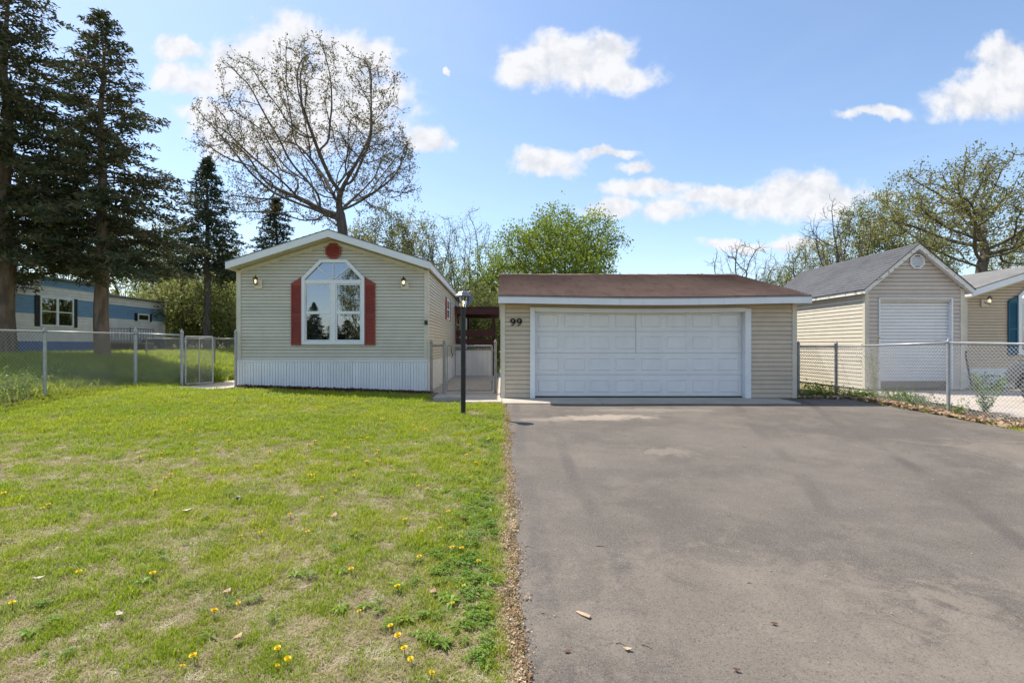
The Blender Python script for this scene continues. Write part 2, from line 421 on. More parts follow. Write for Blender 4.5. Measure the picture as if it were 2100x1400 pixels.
def glassmat(name, tint=(.75, .8, .85), refl=.30):
    t = MT(name)
    tr = t.N.new('ShaderNodeBsdfTransparent'); tr.inputs[0].default_value = tint + (1,)
    gl = t.N.new('ShaderNodeBsdfGlossy'); gl.inputs['Roughness'].default_value = .012; gl.inputs[0].default_value = (.9, .92, 1, 1)
    n = t.N.new('ShaderNodeBump'); n.inputs['Strength'].default_value = .02; n.inputs['Distance'].default_value = .02
    t.L.new(t.noise(1.6, 2), n.inputs['Height']); t.L.new(n.outputs[0], gl.inputs['Normal'])
    fr = t.N.new('ShaderNodeFresnel'); fr.inputs[0].default_value = 1.5
    mx = t.N.new('ShaderNodeMixShader'); t.L.new(t.math('ADD', fr.outputs[0], refl, clamp=True), mx.inputs[0])
    t.L.new(tr.outputs[0], mx.inputs[1]); t.L.new(gl.outputs[0], mx.inputs[2])
    t.L.new(mx.outputs[0], t.N['Material Output'].inputs[0]); return t.m
M_GLASS = glassmat('window_glass', (.55, .6, .65), .22)
M_LGLASS = glassmat('lantern_glass', (.93, .93, .92), .06)
def emit(name, c, s):
    t = MT(name); t.col(c); t.p.inputs['Emission Color'].default_value = c + (1,); t.p.inputs['Emission Strength'].default_value = s; return t.m
M_BULB = emit('lit_bulb', (1, .78, .40), 1.6)
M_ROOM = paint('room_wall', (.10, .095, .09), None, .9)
M_CURT = paint('curtain', (.42, .43, .46), None, .9)
M_RUST = paint('rusty_iron', (.09, .045, .03), (.05, .03, .022), .7, scale=18)
M_WOOD = paint('weathered_wood', (.26, .20, .15), (.18, .14, .11), .8, scale=10)
M_CARP = paint('silver_grey_car_paint', (.10, .108, .118), (.095, .10, .11), .25, metal=.4, spec=.6, bump=0, grime=0)
M_RUB = paint('tyre_rubber', (.018, .018, .018), (.025, .024, .023), .8)
M_YEL = leafmat('dandelion_yellow', (.80, .55, .01), (.85, .62, .02), None, .25, .6, 3)
M_FLUFF = paint('dandelion_fluff', (.6, .6, .58), None, .9)
M_DARK = paint('dark_void', (.02, .018, .016), None, .9)
M_TARP = paint('black_tarp', (.012, .012, .014), (.02, .02, .022), .4)
M_TERRA = paint('orange_plastic', (.55, .14, .04), None, .5)
M_AMBER = paint('amber_lens', (.45, .20, .07), None, .3)
M_BRICK = paint('paver_concrete', (.30, .25, .21), (.22, .18, .15), .85, scale=8)
M_FLOWERW = paint('paper_white', (.42, .37, .29), None, .8)
M_LIGHTWOOD = paint('pale_bark', (.46, .34, .22), (.36, .25, .16), .85, scale=14)

# ------------------------------------------------------------------ ground, drive, paving
def sheet(name, xs, ys, zf, mat, skip=None):
    vs = []; fs = []; nx = len(xs)
    for y in ys:
        for x in xs: vs.append((x, y, zf(x, y)))
    for j in range(len(ys) - 1):
        for i in range(nx - 1):
            if skip and skip((xs[i] + xs[i + 1]) / 2, (ys[j] + ys[j + 1]) / 2): continue
            fs.append((j * nx + i, j * nx + i + 1, (j + 1) * nx + i + 1, (j + 1) * nx + i))
    b = MB(); b.v = vs; b.f = fs
    return b.build(name, mat, origin=(0, 0, 0), smooth=True)
def span(a, b, st): n = max(1, int(round((b - a) / st))); return [a + (b - a) * i / n for i in range(n + 1)]

DX1 = 8.28
def drive_left(y): return 0.13 + 0.05 * fbm(0, y, 1.1, 3.3) + 0.03 * fbm(0, y, 4.0, 8.1)
def drive_right(y): return DX1 + 0.35 * sstep(8.5, 11.5, y) * -0.6 + 0.06 * fbm(3, y, .9, 5.1)
def in_paving(x, y):
    if 0.02 < x < 8.35 and y < 11.9: return True
    if -1.75 < x < 7.1 and 10.85 < y < 24: return True
    if -6.9 < x < -1.85 and 13.25 < y < 33: return True
    if x > 8.9 and y < 13.55: return True
    if y < -2.5 and y > -9.5: return True
    if -8.1 < x < -6.7 and 12.3 < y < 22: return True
    return False
def gz(x, y):
    z = g(x, y) - (0.06 if in_paving(x, y) else 0.0)
    if not in_paving(x, y): z += 0.012 * fbm(x, y, .9, 1.7) + .006 * fbm(x, y, 5, 4.4)
    return z
xs = [-400, -200, -100, -60, -40, -32] + span(-28, -12, .5) + span(-11.75, 0, .125)[0:-1] + span(0, 10, .25) + span(10.5, 20, .5) + [24, 30, 40, 60, 100, 200, 400]
ys = [-400, -150, -60, -30, -20, -12, -10] + span(-9.5, 0, .5) + span(.25, 16, .2) + span(16.5, 34, .5) + [38, 45, 55, 70, 100, 160, 260, 600]
tag(sheet('ground', xs, ys, gz, M_SOIL), kind='structure')

def ribbon(name, lf, rf, ys, nx, zf, mat, kind='structure'):
    vs = []; fs = []
    for y in ys:
        a, b = lf(y), rf(y)
        for i in range(nx + 1):
            x = a + (b - a) * i / nx; vs.append((x, y, zf(x, y)))
    for j in range(len(ys) - 1):
        for i in range(nx): q = j * (nx + 1) + i; fs.append((q, q + 1, q + nx + 2, q + nx + 1))
    b = MB(); b.v = vs; b.f = fs
    return tag(b.build(name, mat, origin=(0, 0, 0), smooth=True), kind=kind)
ribbon('driveway', drive_left, drive_right, span(-2.6, 11.95, .12), 30, lambda x, y: g(x, y) + .006 * fbm(x, y, .6, 2.2), M_ASPH)
ribbon('road', lambda y: -90, lambda y: 90, span(-9.4, -2.6, .5), 60, lambda x, y: g(0, -3) - .02, M_ASPH)
ribbon('neighbour_driveway', lambda y: 9.15 + .12 * fbm(1, y, 1.3, 9), lambda y: 15.5, span(-2, 13.5, .25), 20, lambda x, y: g(x, y) + .008, M_CONC2)
# concrete: apron, passage between home and garage, side path (slabs with joints)
def slab(name, x0, x1, y0, y1, th=.09, up=.02):
    b = MB(); n = max(1, int((y1 - y0) / .5)); m = max(1, int((x1 - x0) / .5))
    P = [[(x0 + (x1 - x0) * i / m, y0 + (y1 - y0) * j / n) for i in range(m + 1)] for j in range(n + 1)]
    vs = [(x, y, g(x, y) + up) for r in P for (x, y) in r]; fs = [(j * (m + 1) + i, j * (m + 1) + i + 1, (j + 1) * (m + 1) + i + 1, (j + 1) * (m + 1) + i) for j in range(n) for i in range(m)]
    b.add(vs, fs)
    for (i, j, i2, j2) in [(i, 0, i + 1, 0) for i in range(m)] + [(i + 1, n, i, n) for i in range(m)] + [(0, j + 1, 0, j) for j in range(n)] + [(m, j, m, j + 1) for j in range(n)]:
        a = P[j][i]; c = P[j2][i2]
        b.add([(a[0], a[1], g(*a) + up), (c[0], c[1], g(*c) + up), (c[0], c[1], g(*c) + up - th), (a[0], a[1], g(*a) + up - th)], [(3, 2, 1, 0)])
    return tag(b.build(name, M_CONC, origin=((x0 + x1) / 2, (y0 + y1) / 2, 0)), kind='structure')
def paved(name, cells):
    root = slab(name, *cells[0])
    for c in cells[1:]:
        s = slab('concrete_slab', *c); s.parent = root; s.location = s.location - root.location; del s['kind']
    return root
paved('apron', [(.02, 2.2, 11.02, 12.1), (2.212, 4.4, 11.02, 12.1), (4.412, 6.45, 11.02, 12.1), (-.86, .008, 11.22, 12.1)])
paved('walkway', [(-1.62, -.03, 12.112, 13.3), (-1.86, -.03, 13.312, 15.0)] + [(-1.86, -.03, 15.012 + k * 2, 17.0 + k * 2) for k in range(4)])
paved('side_path', [(-8.0, -6.83, 12.35, 13.6)] + [(-7.9, -6.83, 13.612 + k * 1.5, 15.1 + k * 1.5) for k in range(6)])

# ------------------------------------------------------------------ siding
def board(parent, name, O, U, Nv, u0b, u1b, u0t, u1t, v0, v1, mat, tb=.020, tt=.009):
    O = Vector(O); U = Vector(U); Nv = Vector(Nv); Z = Vector((0, 0, 1)); lap = .012
    P = lambda u, v, t: O + U * u + Z * v + Nv * t
    v1 = max(v0 + .02, v1 - .013)                      # open lap joint below the next course
    vs = [P(u0b, v0, -.022), P(u1b, v0, -.022), P(u1t, v1, -.022), P(u0t, v1, -.022), P(u0b, v0, tb), P(u1b, v0, tb), P(u1t, v1 + 0, tt), P(u0t, v1 + 0, tt)]
    b = MB().add(vs, [(0, 1, 2, 3), (4, 7, 6, 5), (0, 4, 5, 1), (1, 5, 6, 2), (2, 6, 7, 3), (3, 7, 4, 0)])
    cross = U.cross(Z)
    if cross.dot(Nv) < 0: pass
    else: b.f = [tuple(reversed(q)) for q in b.f]
    return b.build(name, mat, parent)
def siding(parent, O, U, Nv, v0, v1, course, ext, mat, holes=(), name='siding_board'):
    """courses from v0 to v1; ext(v) -> (u0, u1); holes: functions v -> None or (a, b)"""
    v = v0
    while v < v1 - .01:
        t = min(v + course, v1); e0 = ext(v); e1 = ext(t)
        if e1[1] - e1[0] < .05:
            if e0[1] - e0[0] < .1: break
        segs = [(e0[0], e0[1], e1[0], e1[1])]
        for h in holes:
            q = h((v + t) / 2)
            if q is None: continue
            ns = []
            for (a, b, c, d) in segs:
                if q[1] <= a or q[0] >= b: ns.append((a, b, c, d)); continue
                if q[0] - a > .02: ns.append((a, q[0], c, q[0]))
                if b - q[1] > .02: ns.append((q[1], b, q[1], d))
            segs = ns
        for (a, b, c, d) in segs:
            if b - a > .02 and d - c >= -.3: board(parent, name, O, U, Nv, a, b, min(c, (c + d) / 2), max(d, (c + d) / 2), v, t, mat)
        v = t

def roof_courses(b, e0, e1, r0, r1, n, th=.012):
    """sawtooth shingle rows between the eave edge e0-e1 and the ridge edge r0-r1"""
    e0, e1, r0, r1 = map(Vector, (e0, e1, r0, r1))
    nr = (e1 - e0).cross(r0 - e0).normalized()
    if nr.z < 0: nr = -nr
    for k in range(n):
        a, c = k / n, (k + 1) / n + .1 / n
        p = [e0.lerp(r0, a) + nr * th, e1.lerp(r1, a) + nr * th, e1.lerp(r1, min(c, 1)) + nr * .001, e0.lerp(r0, min(c, 1)) + nr * .001]
        q = [e0.lerp(r0, a), e1.lerp(r1, a)]
        b.add(p + q, [(0, 1, 2, 3), (4, 5, 1, 0)])
    return b

# ------------------------------------------------------------------ windows, shutters, lanterns
def rectframe(b, x0, x1, z0, z1, w, y0, y1):
    b.box(x0, x0 + w, y0, y1, z0, z1); b.box(x1 - w, x1, y0, y1, z0, z1)
    b.box(x0 + w, x1 - w, y0 + .001, y1, z0, z0 + w); b.box(x0 + w, x1 - w, y0 + .001, y1, z1 - w, z1); return b

def shutter(parent, x0, x1, z0, zi, zo, inner_right, Y, mat):
    """louvred shutter with a clipped top; zi: top at the window side, zo: at the far side"""
    zl, zr = (zo, zi) if inner_right else (zi, zo)
    b = MB(); w = .035
    b.prism([(x0, Y, z0), (x1, Y, z0), (x1, Y, zr), (x0, Y, zl)], (0, .012, 0))
    b.box(x0, x0 + w, Y - .022, Y, z0, zl - .01); b.box(x1 - w, x1, Y - .022, Y, z0, zr - .01)
    b.box(x0 + w, x1 - w, Y - .022, Y, z0, z0 + .05); zm = z0 + (min(zi, zo) - z0) * .47; b.box(x0 + w, x1 - w, Y - .022, Y, zm, zm + .05)
    b.prism([(x0 + w, Y - .022, min(zl, zr) - .06 + 0), (x1 - w, Y - .022, min(zl, zr) - .06), (x1, Y - .022, zr), (x0, Y - .022, zl)], (0, .022, 0))
    s = b.build('shutter', mat, parent, bevel=.003)
    lm = None; z = z0 + .07; i = 0
    while z < min(zl, zr) - .08:
        if not (zm - .03 < z < zm + .06):
            if lm is None:
                q = MB().add([(x0 + w, Y - .017, z), (x1 - w, Y - .017, z), (x1 - w, Y - .003, z + .026), (x0 + w, Y - .003, z + .026), (x0 + w, Y - .010, z - .002), (x1 - w, Y - .010, z - .002)], [(0, 1, 2, 3), (4, 5, 1, 0)])
                lm = q.build('louvre', mat, s); zb = z
            else:
                c = lm.copy(); COL.objects.link(c); c.location = lm.location + Vector((0, 0, z - zb))
        z += .036
    return s

def clipped_window(parent, cx, Y, x0, x1, z0, zs, zt, tx0, tx1, ztr, zmr, mull):
    """picture window with a clipped fan top: outer x0..x1, bottom z0, shoulders zs, top zt between tx0..tx1, transom ztr=(lo,hi), meeting rail zmr"""
    w = .085; yo, yi = Y - .05, Y + .03
    root = MB()
    outer = [(x0, z0), (x1, z0), (x1, zs), (tx1, zt), (tx0, zt), (x0, zs)]
    cxm, czm = (x0 + x1) / 2, (z0 + zt) / 2
    def inset(pts, d):
        n = len(pts); res = []
        for i in range(n):
            a, p, c = Vector(pts[i - 1]), Vector(pts[i]), Vector(pts[(i + 1) % n])
            d1 = (p - a).normalized(); d2 = (c - p).normalized(); n1 = Vector((-d1.y, d1.x)); n2 = Vector((-d2.y, d2.x))
            m = (n1 + n2); res.append(p + m * (d / (1 + n1.dot(n2))))
        return res
    inn = inset(outer, w); n = len(outer)
    for (yy, flip) in ((yo, False),):
        vs = [(p[0], yo, p[1]) for p in outer] + [(p[0], yo, p[1]) for p in inn] + [(p[0], yi, p[1]) for p in outer] + [(p[0], yi, p[1]) for p in inn]
        fs = []
        for i in range(n):
            j = (i + 1) % n
            fs += [(i, j, n + j, n + i), (i + 2 * n, i, j, j + 2 * n)[::-1], (n + i, n + j, 3 * n + j, 3 * n + i)]
        root.add(vs, fs)
    wnd = root.build('picture_window', M_WHITE, parent, bevel=.004)
    xi0, xi1 = x0 + w, x1 - w; ym = Y - .035
    MB().box(xi0, xi1, ym, yi, ztr[0], ztr[1]).build('transom_bar', M_WHITE, wnd, bevel=.004)
    MB().box(mull[0], mull[1], ym - .002, yi, z0 + w, ztr[0]).build('mullion', M_WHITE, wnd, bevel=.004)
    for (a, c) in ((xi0, mull[0]), (mull[1], xi1)):
        b = MB(); sw = .03; rectframe(b, a + .003, c - .003, z0 + w + .003, ztr[0] - .003, sw, Y - .022, Y + .02)
        b.box(a + sw, c - sw, Y - .028, Y + .012, zmr[0], zmr[1])
        b.build('sash', M_WHITE, wnd, bevel=.003)
        for (lo, hi, yy) in ((z0 + w + .02, zmr[0] + .01, .006), (zmr[1] - .01, ztr[0] - .02, -.004)):
            MB().box(a + .02, c - .02, Y + yy, Y + yy + .004, lo, hi).build('pane', M_GLASS, wnd)
    # fan light
    fan = [(p.x, p.y) for p in inn[2:6]]
    lo = ztr[1]; poly = [(xi0 + .004, lo - .01), (xi1 - .004, lo - .01)] + fan
    MB().prism([(p[0], Y + .0, p[1]) for p in poly], (0, .004, 0)).build('pane', M_GLASS, wnd)
    hub = ((xi0 + xi1) / 2, lo + .01)
    for (dx, dz) in ((0, 1), (-.78, .62), (.78, .62)):
        L = 1.0
        # length until the frame
        best = 0
        for k in range(200):
            q = (hub[0] + dx * k * .005, hub[1] + dz * k * .005)
            top = fan[1][1]
            if q[1] > top: break
            if dx and q[1] > fan[0][1] + (fan[1][1] - fan[0][1]) * min(1, max(0, (abs(fan[0][0] - hub[0]) - abs(q[0] - hub[0])) / max(1e-6, abs(fan[0][0] - fan[1][0])))) : break
            best = k * .005
        MB().bar((hub[0], Y - .012, hub[1]), (hub[0] + dx * best, Y - .012, hub[1] + dz * best), .022, .02, up=(0, 1, 0)).build('fan_muntin', M_WHITE, wnd)
    return wnd

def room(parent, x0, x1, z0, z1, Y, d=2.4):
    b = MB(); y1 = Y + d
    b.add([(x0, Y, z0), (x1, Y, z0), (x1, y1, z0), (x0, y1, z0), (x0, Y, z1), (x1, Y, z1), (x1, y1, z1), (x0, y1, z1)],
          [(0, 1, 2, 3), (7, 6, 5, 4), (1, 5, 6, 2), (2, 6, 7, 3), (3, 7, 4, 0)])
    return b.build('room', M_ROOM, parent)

def wall_lantern(parent, x, z, Y, s=1.0, metal=None, face=(0, -1)):
    """coach lantern on a mounting block; the wall faces -Y"""
    metal = metal or M_BRASS
    b = MB().box(x - .075 * s, x + .085 * s, Y - .022, Y, z - .13 * s, z + .05 * s)
    root = b.build('wall_lantern', M_TRIM, parent, bevel=.006)
    yc = Y - .13 * s
    m = MB(); m.lathe([(.0, -.10), (.012, -.09), (.016, -.075), (.034, -.06), (.036, -.052)], (x, yc, z), 8)
    m.lathe([(.062, .075), (.066, .085), (.05, .105), (.028, .12), (.02, .13), (.012, .14), (.018, .15), (.0, .165)], (x, yc, z), 8)
    for k in range(6):
        t = k * math.pi / 3 + .5
        m.tube([(x + .034 * math.cos(t), yc + .034 * math.sin(t), z - .055), (x + .052 * math.cos(t), yc + .052 * math.sin(t), z + .02), (x + .058 * math.cos(t), yc + .058 * math.sin(t), z + .078)], .0045, 4)
    m.tube([(x, Y - .02, z - .02), (x, Y - .06 * s, z - .07), (x, yc, z - .085)], .011, 6)
    m.build('cage', metal, root, smooth=False)
    MB().lathe([(.03, -.052), (.046, .02), (.052, .075)], (x, yc, z), 6, .5).build('lantern_glass', M_LGLASS, root)
    MB().lathe([(.010, -.045), (.014, -.03), (.024, .0), (.026, .02), (.018, .042), (.0, .05)], (x, yc, z), 10).build('bulb', M_BULB, root, smooth=True)
    return root

# ------------------------------------------------------------------ manufactured home with a gable front
def gable_home(nm, label, X0, X1, Y0, Y1, zsk, zev, zpk, oh, ov, course, m_side, m_trim, m_shut, m_roof, win, lights, rake_h=.19, skirt_w=.21, side_windows=True, vent=True):
    cx = (X0 + X1) / 2
    H = thing(nm, (cx, (Y0 + Y1) / 2, g(cx, Y0)), label, 'house')
    # roof top planes run through: eave outer edge (X0-ov, zev) .. peak (cx, zpk) measured at the top of the roof
    hw = (X1 - X0) / 2 + ov; sl = (zpk - zev) / hw
    th = .17
    roofz = lambda x: zpk - sl * abs(x - cx)
    wallz = lambda x: roofz(x) - th - .03
    ya, yb = Y0 - oh, Y1 + .25
    # ---- walls: backing with a hole behind the window, boards in front
    x0, x1 = X0 + .02, X1 - .02
    bk = MB(); hx0, hx1, hz0, hz1 = win['hole']
    yw = Y0 + .045
    ztop = wallz(X0)
    for (a, b, c, d) in ((X0, hx0, zsk - .05, ztop), (hx1, X1, zsk - .05, ztop), (hx0, hx1, zsk - .05, hz0)):
        bk.box(a, b, yw, yw + .08, c, d)
    pk = wallz(cx)
    # gable backing left and right of the fan and above it
    bk.prism([(X0, yw, ztop), (hx0, yw, ztop), (hx0, yw, wallz(hx0))], (0, .08, 0)); bk.prism([(hx1, yw, ztop), (X1, yw, ztop), (hx1, yw, wallz(hx1))], (0, .08, 0))
    tz = win['zt'] - .04
    bk.prism([(hx0, yw, tz), (hx1, yw, tz), (hx1, yw, max(wallz(hx1), tz + .01)), (cx, yw, pk), (hx0, yw, max(wallz(hx0), tz + .01))], (0, .08, 0))
    # slanting corners beside the fan top
    for (xa, xb) in ((hx0, win['tx0'] + .03), (hx1, win['tx1'] - .03)):
        bk.prism([(xa, yw, win['zs'] - .02), (xb, yw, tz), (xa, yw, tz)], (0, .08, 0))
    fw = bk.build('front_wall', m_side, H)
    def ext(v):
        z = v
        if z <= ztop: return (X0 + .06, X1 - .06)
        d = max(0.0, (pk - z) / sl); return (cx - d, cx + d)
    def hole(z):
        if z < win['z0'] + .03 or z > win['zt'] - .03: return None
        if z <= win['zs']: return (win['x0'] + .045, win['x1'] - .045)
        t = (z - win['zs']) / (win['zt'] - win['zs']); return (win['x0'] + (win['tx0'] - win['x0']) * t + .045, win['x1'] + (win['tx1'] - win['x1']) * t - .045)
    siding(fw, (0, Y0 + .02, 0), (1, 0, 0), (0, -1, 0), zsk + .02, pk - .03, course, ext, m_side, [hole])
    for s, X in ((-1, X0), (1, X1)):
        side = MB().box(min(X - .027 * s, X - .10 * s), max(X - .027 * s, X - .10 * s), yw + .09, Y1 - .02, zsk - .05, ztop).build('side_wall', m_side, H)
        O = (X, 0, 0)
        siding(side, O, (0, 1, 0), (s, 0, 0), zsk + .02, wallz(X) - .02, course, lambda v: (Y0 + .09, Y1), m_side)
    # rear wall
    MB().prism([(X0 + .1, Y1 - .1, zsk), (X1 - .1, Y1 - .1, zsk), (X1 - .1, Y1 - .1, ztop), (cx, Y1 - .1, pk), (X0 + .1, Y1 - .1, ztop)], (0, .08, 0)).build('rear_wall', m_side, H)
    # corner posts
    for X, s in ((X0, -1), (X1, 1)):
        b = MB(); b.box(min(X - .015 * s * 0, X - .09 * s), max(X, X - .09 * s), Y0 - .012, Y0 + .018, zsk - .01, wallz(X) - .0)
        b.box(min(X + .001 * s, X + .026 * s), max(X + .001 * s, X + .026 * s), Y0 - .012, Y0 + .09, zsk - .01, wallz(X))
        b.build('corner_trim', m_trim, H, bevel=.004)
    # frieze under the soffit
    for s in (-1, 1):
        xa, xb = cx + s * .0, (X0 + .09 if s < 0 else X1 - .09)
        b = MB(); hgt = .10
        b.prism([(xa, Y0 - .016, wallz(xa) - hgt), (xb, Y0 - .016, wallz(xb) - hgt), (xb, Y0 - .016, wallz(xb) - .001), (xa, Y0 - .016, wallz(xa) - .001)], (0, .03, 0))
        b.build('frieze_board', m_trim, H)
        # soffit
        xe = cx + s * (hw - .02)
        b = MB(); b.prism([(cx, ya + .02, roofz(cx) - th - .02), (xe, ya + .02, roofz(xe) - th - .02), (xe, ya + .02, roofz(xe) - th), (cx, ya + .02, roofz(cx) - th)], (0, yb - ya - .04, 0))
        b.build('soffit', M_SOFFIT, H)
        # rake fascia
        xe2 = cx + s * hw
        b = MB(); b.prism([(cx, ya - .015, roofz(cx) - rake_h), (xe2, ya - .015, roofz(xe2) - rake_h), (xe2, ya - .015, roofz(xe2) - .006), (cx, ya - .015, roofz(cx) - .006)], (0, .03, 0))
        b.build('rake_board', M_WHITE, H)
        b = MB().box(min(xe2, xe2 + .02 * s), max(xe2, xe2 + .02 * s), ya - .015, yb, roofz(xe2) - rake_h, roofz(xe2) - .012)
        b.build('eave_board', M_WHITE, H)
        # roof covering
        b = MB(); n = 16
        xe3 = cx + s * (hw + .035); ze3 = roofz(xe3)
        b.prism([(cx, ya - .02, zpk - .02), (xe3, ya - .02, ze3 - .02), (xe3, ya - .02, ze3), (cx, ya - .02, zpk)], (0, yb - ya + .04, 0))
        roof_courses(b, (xe3, ya - .022, ze3), (xe3, yb + .02, ze3), (cx, ya - .022, zpk), (cx, yb + .02, zpk), n)
        rf = b.build('roof', m_roof, H)
    # plumbing vents and a low dome vent on the slope to the right
    if vent:
        for (px, Yv, kind) in ((791, 16.2, 0), (817, 17.2, 1)):
            xv = wx(px, Yv); zr = roofz(xv)
            b = MB()
            if kind == 0: b.lathe([(.09, -.04), (.09, .09), (.17, .10), (.18, .13), (.13, .19), (.0, .21)], (xv, Yv, zr), 16)
            else: b.lathe([(.12, -.04), (.12, .05), (.16, .06), (.12, .10), (0, .12)], (xv, Yv, zr), 14)
            b.build('roof_vent', M_PEWTER if kind else M_BLACK, H, smooth=False)
    # skirting
    b = MB().box(X0 - .02, X1 + .02, Y0 - .035, Y0 + .02, zsk - .03, zsk + .015).build('skirting_cap', M_WHITE, H, bevel=.004)
    n = int(round((X1 - X0) / skirt_w)); w = (X1 - X0) / n
    for k in range(n):
        a = X0 + k * w; zb = min(g(a, Y0), g(a + w, Y0)) - .06
        b = MB(); q = w / 3
        for (u0, u1) in ((.0, q - .008), (q, 2 * q - .008), (2 * q, w - .012)):
            b.box(a + u0, a + u1 - .001, Y0 - .024, Y0 + .001, zb, zsk - .032)
        b.box(a, a + w - .004, Y0 + .002, Y0 + .018, zb, zsk - .033)
        b.build('skirting_panel', M_SKIRT, H)
    for X, s in ((X0, -1), (X1, 1)):
        L = Y1 - Y0; n = 12
        for k in range(n):
            a = Y0 + .014 + k * L / n; c = a + L / n - .006
            b = MB().box(min(X, X - .02 * s), max(X, X - .02 * s), a, c, min(g(X, a), g(X, c)) - .06, zsk)
            st = a
            while st < c - .2:
                b.box(min(X, X + .008 * s), max(X, X + .008 * s), st, st + .17, min(g(X, a), g(X, c)) - .06, zsk - .01); st += .2
            b.build('skirting_panel', M_SKIRT, H)
    # window, shutters
    clipped_window(H, cx, Y0, win['x0'], win['x1'], win['z0'], win['zs'], win['zt'], win['tx0'], win['tx1'], win['ztr'], win['zmr'], win['mull'])
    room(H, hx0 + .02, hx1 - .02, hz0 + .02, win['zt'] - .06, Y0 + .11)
    shutter(H, win['x0'] - .275, win['x0'] - .008, win['z0'] - .02, win['zs'] + .02, win['zs'] - .14, True, Y0 - .012, m_shut)
    shutter(H, win['x1'] + .008, win['x1'] + .275, win['z0'] - .02, win['zs'] + .02, win['zs'] - .14, False, Y0 - .012, m_shut)
    for (lx, lz, met) in lights: wall_lantern(H, lx, lz, Y0 - .004, 1.25, met)
    return H, roofz

Yh = 13.2
u = lambda px: wx(px, Yh)
h = lambda py: wz(py, Yh)
winA = dict(x0=u(619.5), x1=u(748), z0=h(706), zs=h(570), zt=h(532.5), tx0=u(657), tx1=u(712), ztr=(h(582), h(574)), zmr=(h(644), h(638)), mull=(u(679), u(689)),
            hole=(u(619.5) + .06, u(748) - .06, h(706) + .05, h(534)))
HOME, homeroof = gable_home('manufactured_home', 'cream sided manufactured home with red shutters and white skirting', u(487), u(877), Yh, 33.0, h(739), 3.36, 4.16, .35, .10, .0855,
                  M_CREAM, M_TRIM, M_RED, M_SHINL, winA, [(u(530), h(579), M_BRASS), (u(830), h(581), M_BRASS)])
# octagonal gable vent
def octagon(parent, x, z, Y, r, mat, slats, m2=None):
    b = MB(); ring = [(math.cos(R(22.5 + 45 * k)), math.sin(R(22.5 + 45 * k))) for k in range(8)]
    vs = []
    for (rr, yy) in ((r, Y), (r, Y - .03), (r * .80, Y - .03), (r * .78, Y - .008)): vs += [(x + rr * c, yy, z + rr * s_) for c, s_ in ring]
    fs = []
    for q in range(3):
        for k in range(8): j = (k + 1) % 8; fs.append((q * 8 + k, q * 8 + j, q * 8 + 8 + j, q * 8 + 8 + k)[::1])
    b.add(vs, fs)
    root = b.build('gable_vent', mat, parent)
    MB().add([(x + r * .79 * c, Y - .006, z + r * .79 * s_) for c, s_ in ring], [tuple(range(8))]).build('vent_backing', M_DARK if m2 is None and mat is M_WHITE else mat, root)  # near-black colour stands in for the shaded void behind the white slats
    for k in range(slats):
        zc = z + r * .78 * (-.8 + 1.6 * (k + .5) / slats); dz = abs(zc - z) / (r * .78); hwid = r * .76 * (1 if dz < .41 else 1.41 - dz)
        t = r * .5 / slats
        MB().add([(x - hwid, Y - .026, zc - t), (x + hwid, Y - .026, zc - t), (x + hwid, Y - .010, zc + t), (x - hwid, Y - .010, zc + t), (x + hwid, Y - .012, zc - t * 1.1), (x - hwid, Y - .012, zc - t * 1.1)],
                 [(0, 1, 2, 3), (5, 4, 1, 0)]).build('vent_slat', m2 or mat, root)
    return root
octagon(HOME, u(684), h(515), Yh - .012, .215, M_RED, 6)
# inside the window: curtain and a small white lamp on the sill
b = MB(); xc = winA['x0'] + .1
for k in range(10):
    a = xc + k * .035; b.bar((a, Yh + .30 + .02 * (k % 2), winA['z0'] + .05), (a, Yh + .30 + .02 * (k % 2), winA['zt'] - .12), .034, .012, up=(0, 1, 0))
b.build('curtain', M_CURT, HOME)
MB().lathe([(.045, 0), (.045, .05), (.03, .08), (.0, .12)], (u(705), Yh + .2, winA['z0'] + .09), 12).build('sill_lamp', M_FLOWERW, HOME, smooth=True)
MB().box(winA['x0'] + .08, winA['x1'] - .08, Yh + .12, Yh + .34, winA['z0'] + .045, winA['z0'] + .09).build('window_stool', M_WHITE, HOME)
# outlet box by the corner
MB().box(u(871), u(877), Yh - .05, Yh - .012, h(666), h(657)).build('outlet_box', M_BLACK, HOME, bevel=.006)
# windows along the right side
for (ya, yb, za, zb, sh) in ((17.55, 18.5, 2.15, 2.86, .32), (21.3, 22.9, 1.40, 2.86, .34)):
    X = u(877); b = MB()
    b.box(X, X + .05, ya, ya + .06, za, zb); b.box(X, X + .05, yb - .06, yb, za, zb); b.box(X, X + .049, ya + .06, yb - .06, za, za + .06); b.box(X, X + .049, ya + .06, yb - .06, zb - .06, zb)
    b.box(X, X + .045, ya + .06, yb - .06, (za + zb) / 2 - .02, (za + zb) / 2 + .02)
    w = b.build('side_window', M_WHITE, HOME); MB().box(X + .02, X + .026, ya + .05, yb - .05, za + .05, zb - .05).build('pane', M_GLASS, w)
    for (c, d) in ((ya - sh, ya - .01), (yb + .01, yb + sh)):
        b = MB(); b.box(X + .02, X + .04, c, d, za - .02, zb + .02); k = za + .03
        while k < zb - .04: b.box(X + .04, X + .05, c + .04, d - .04, k, k + .02); k += .04
        b.build('side_shutter', M_RED, HOME)

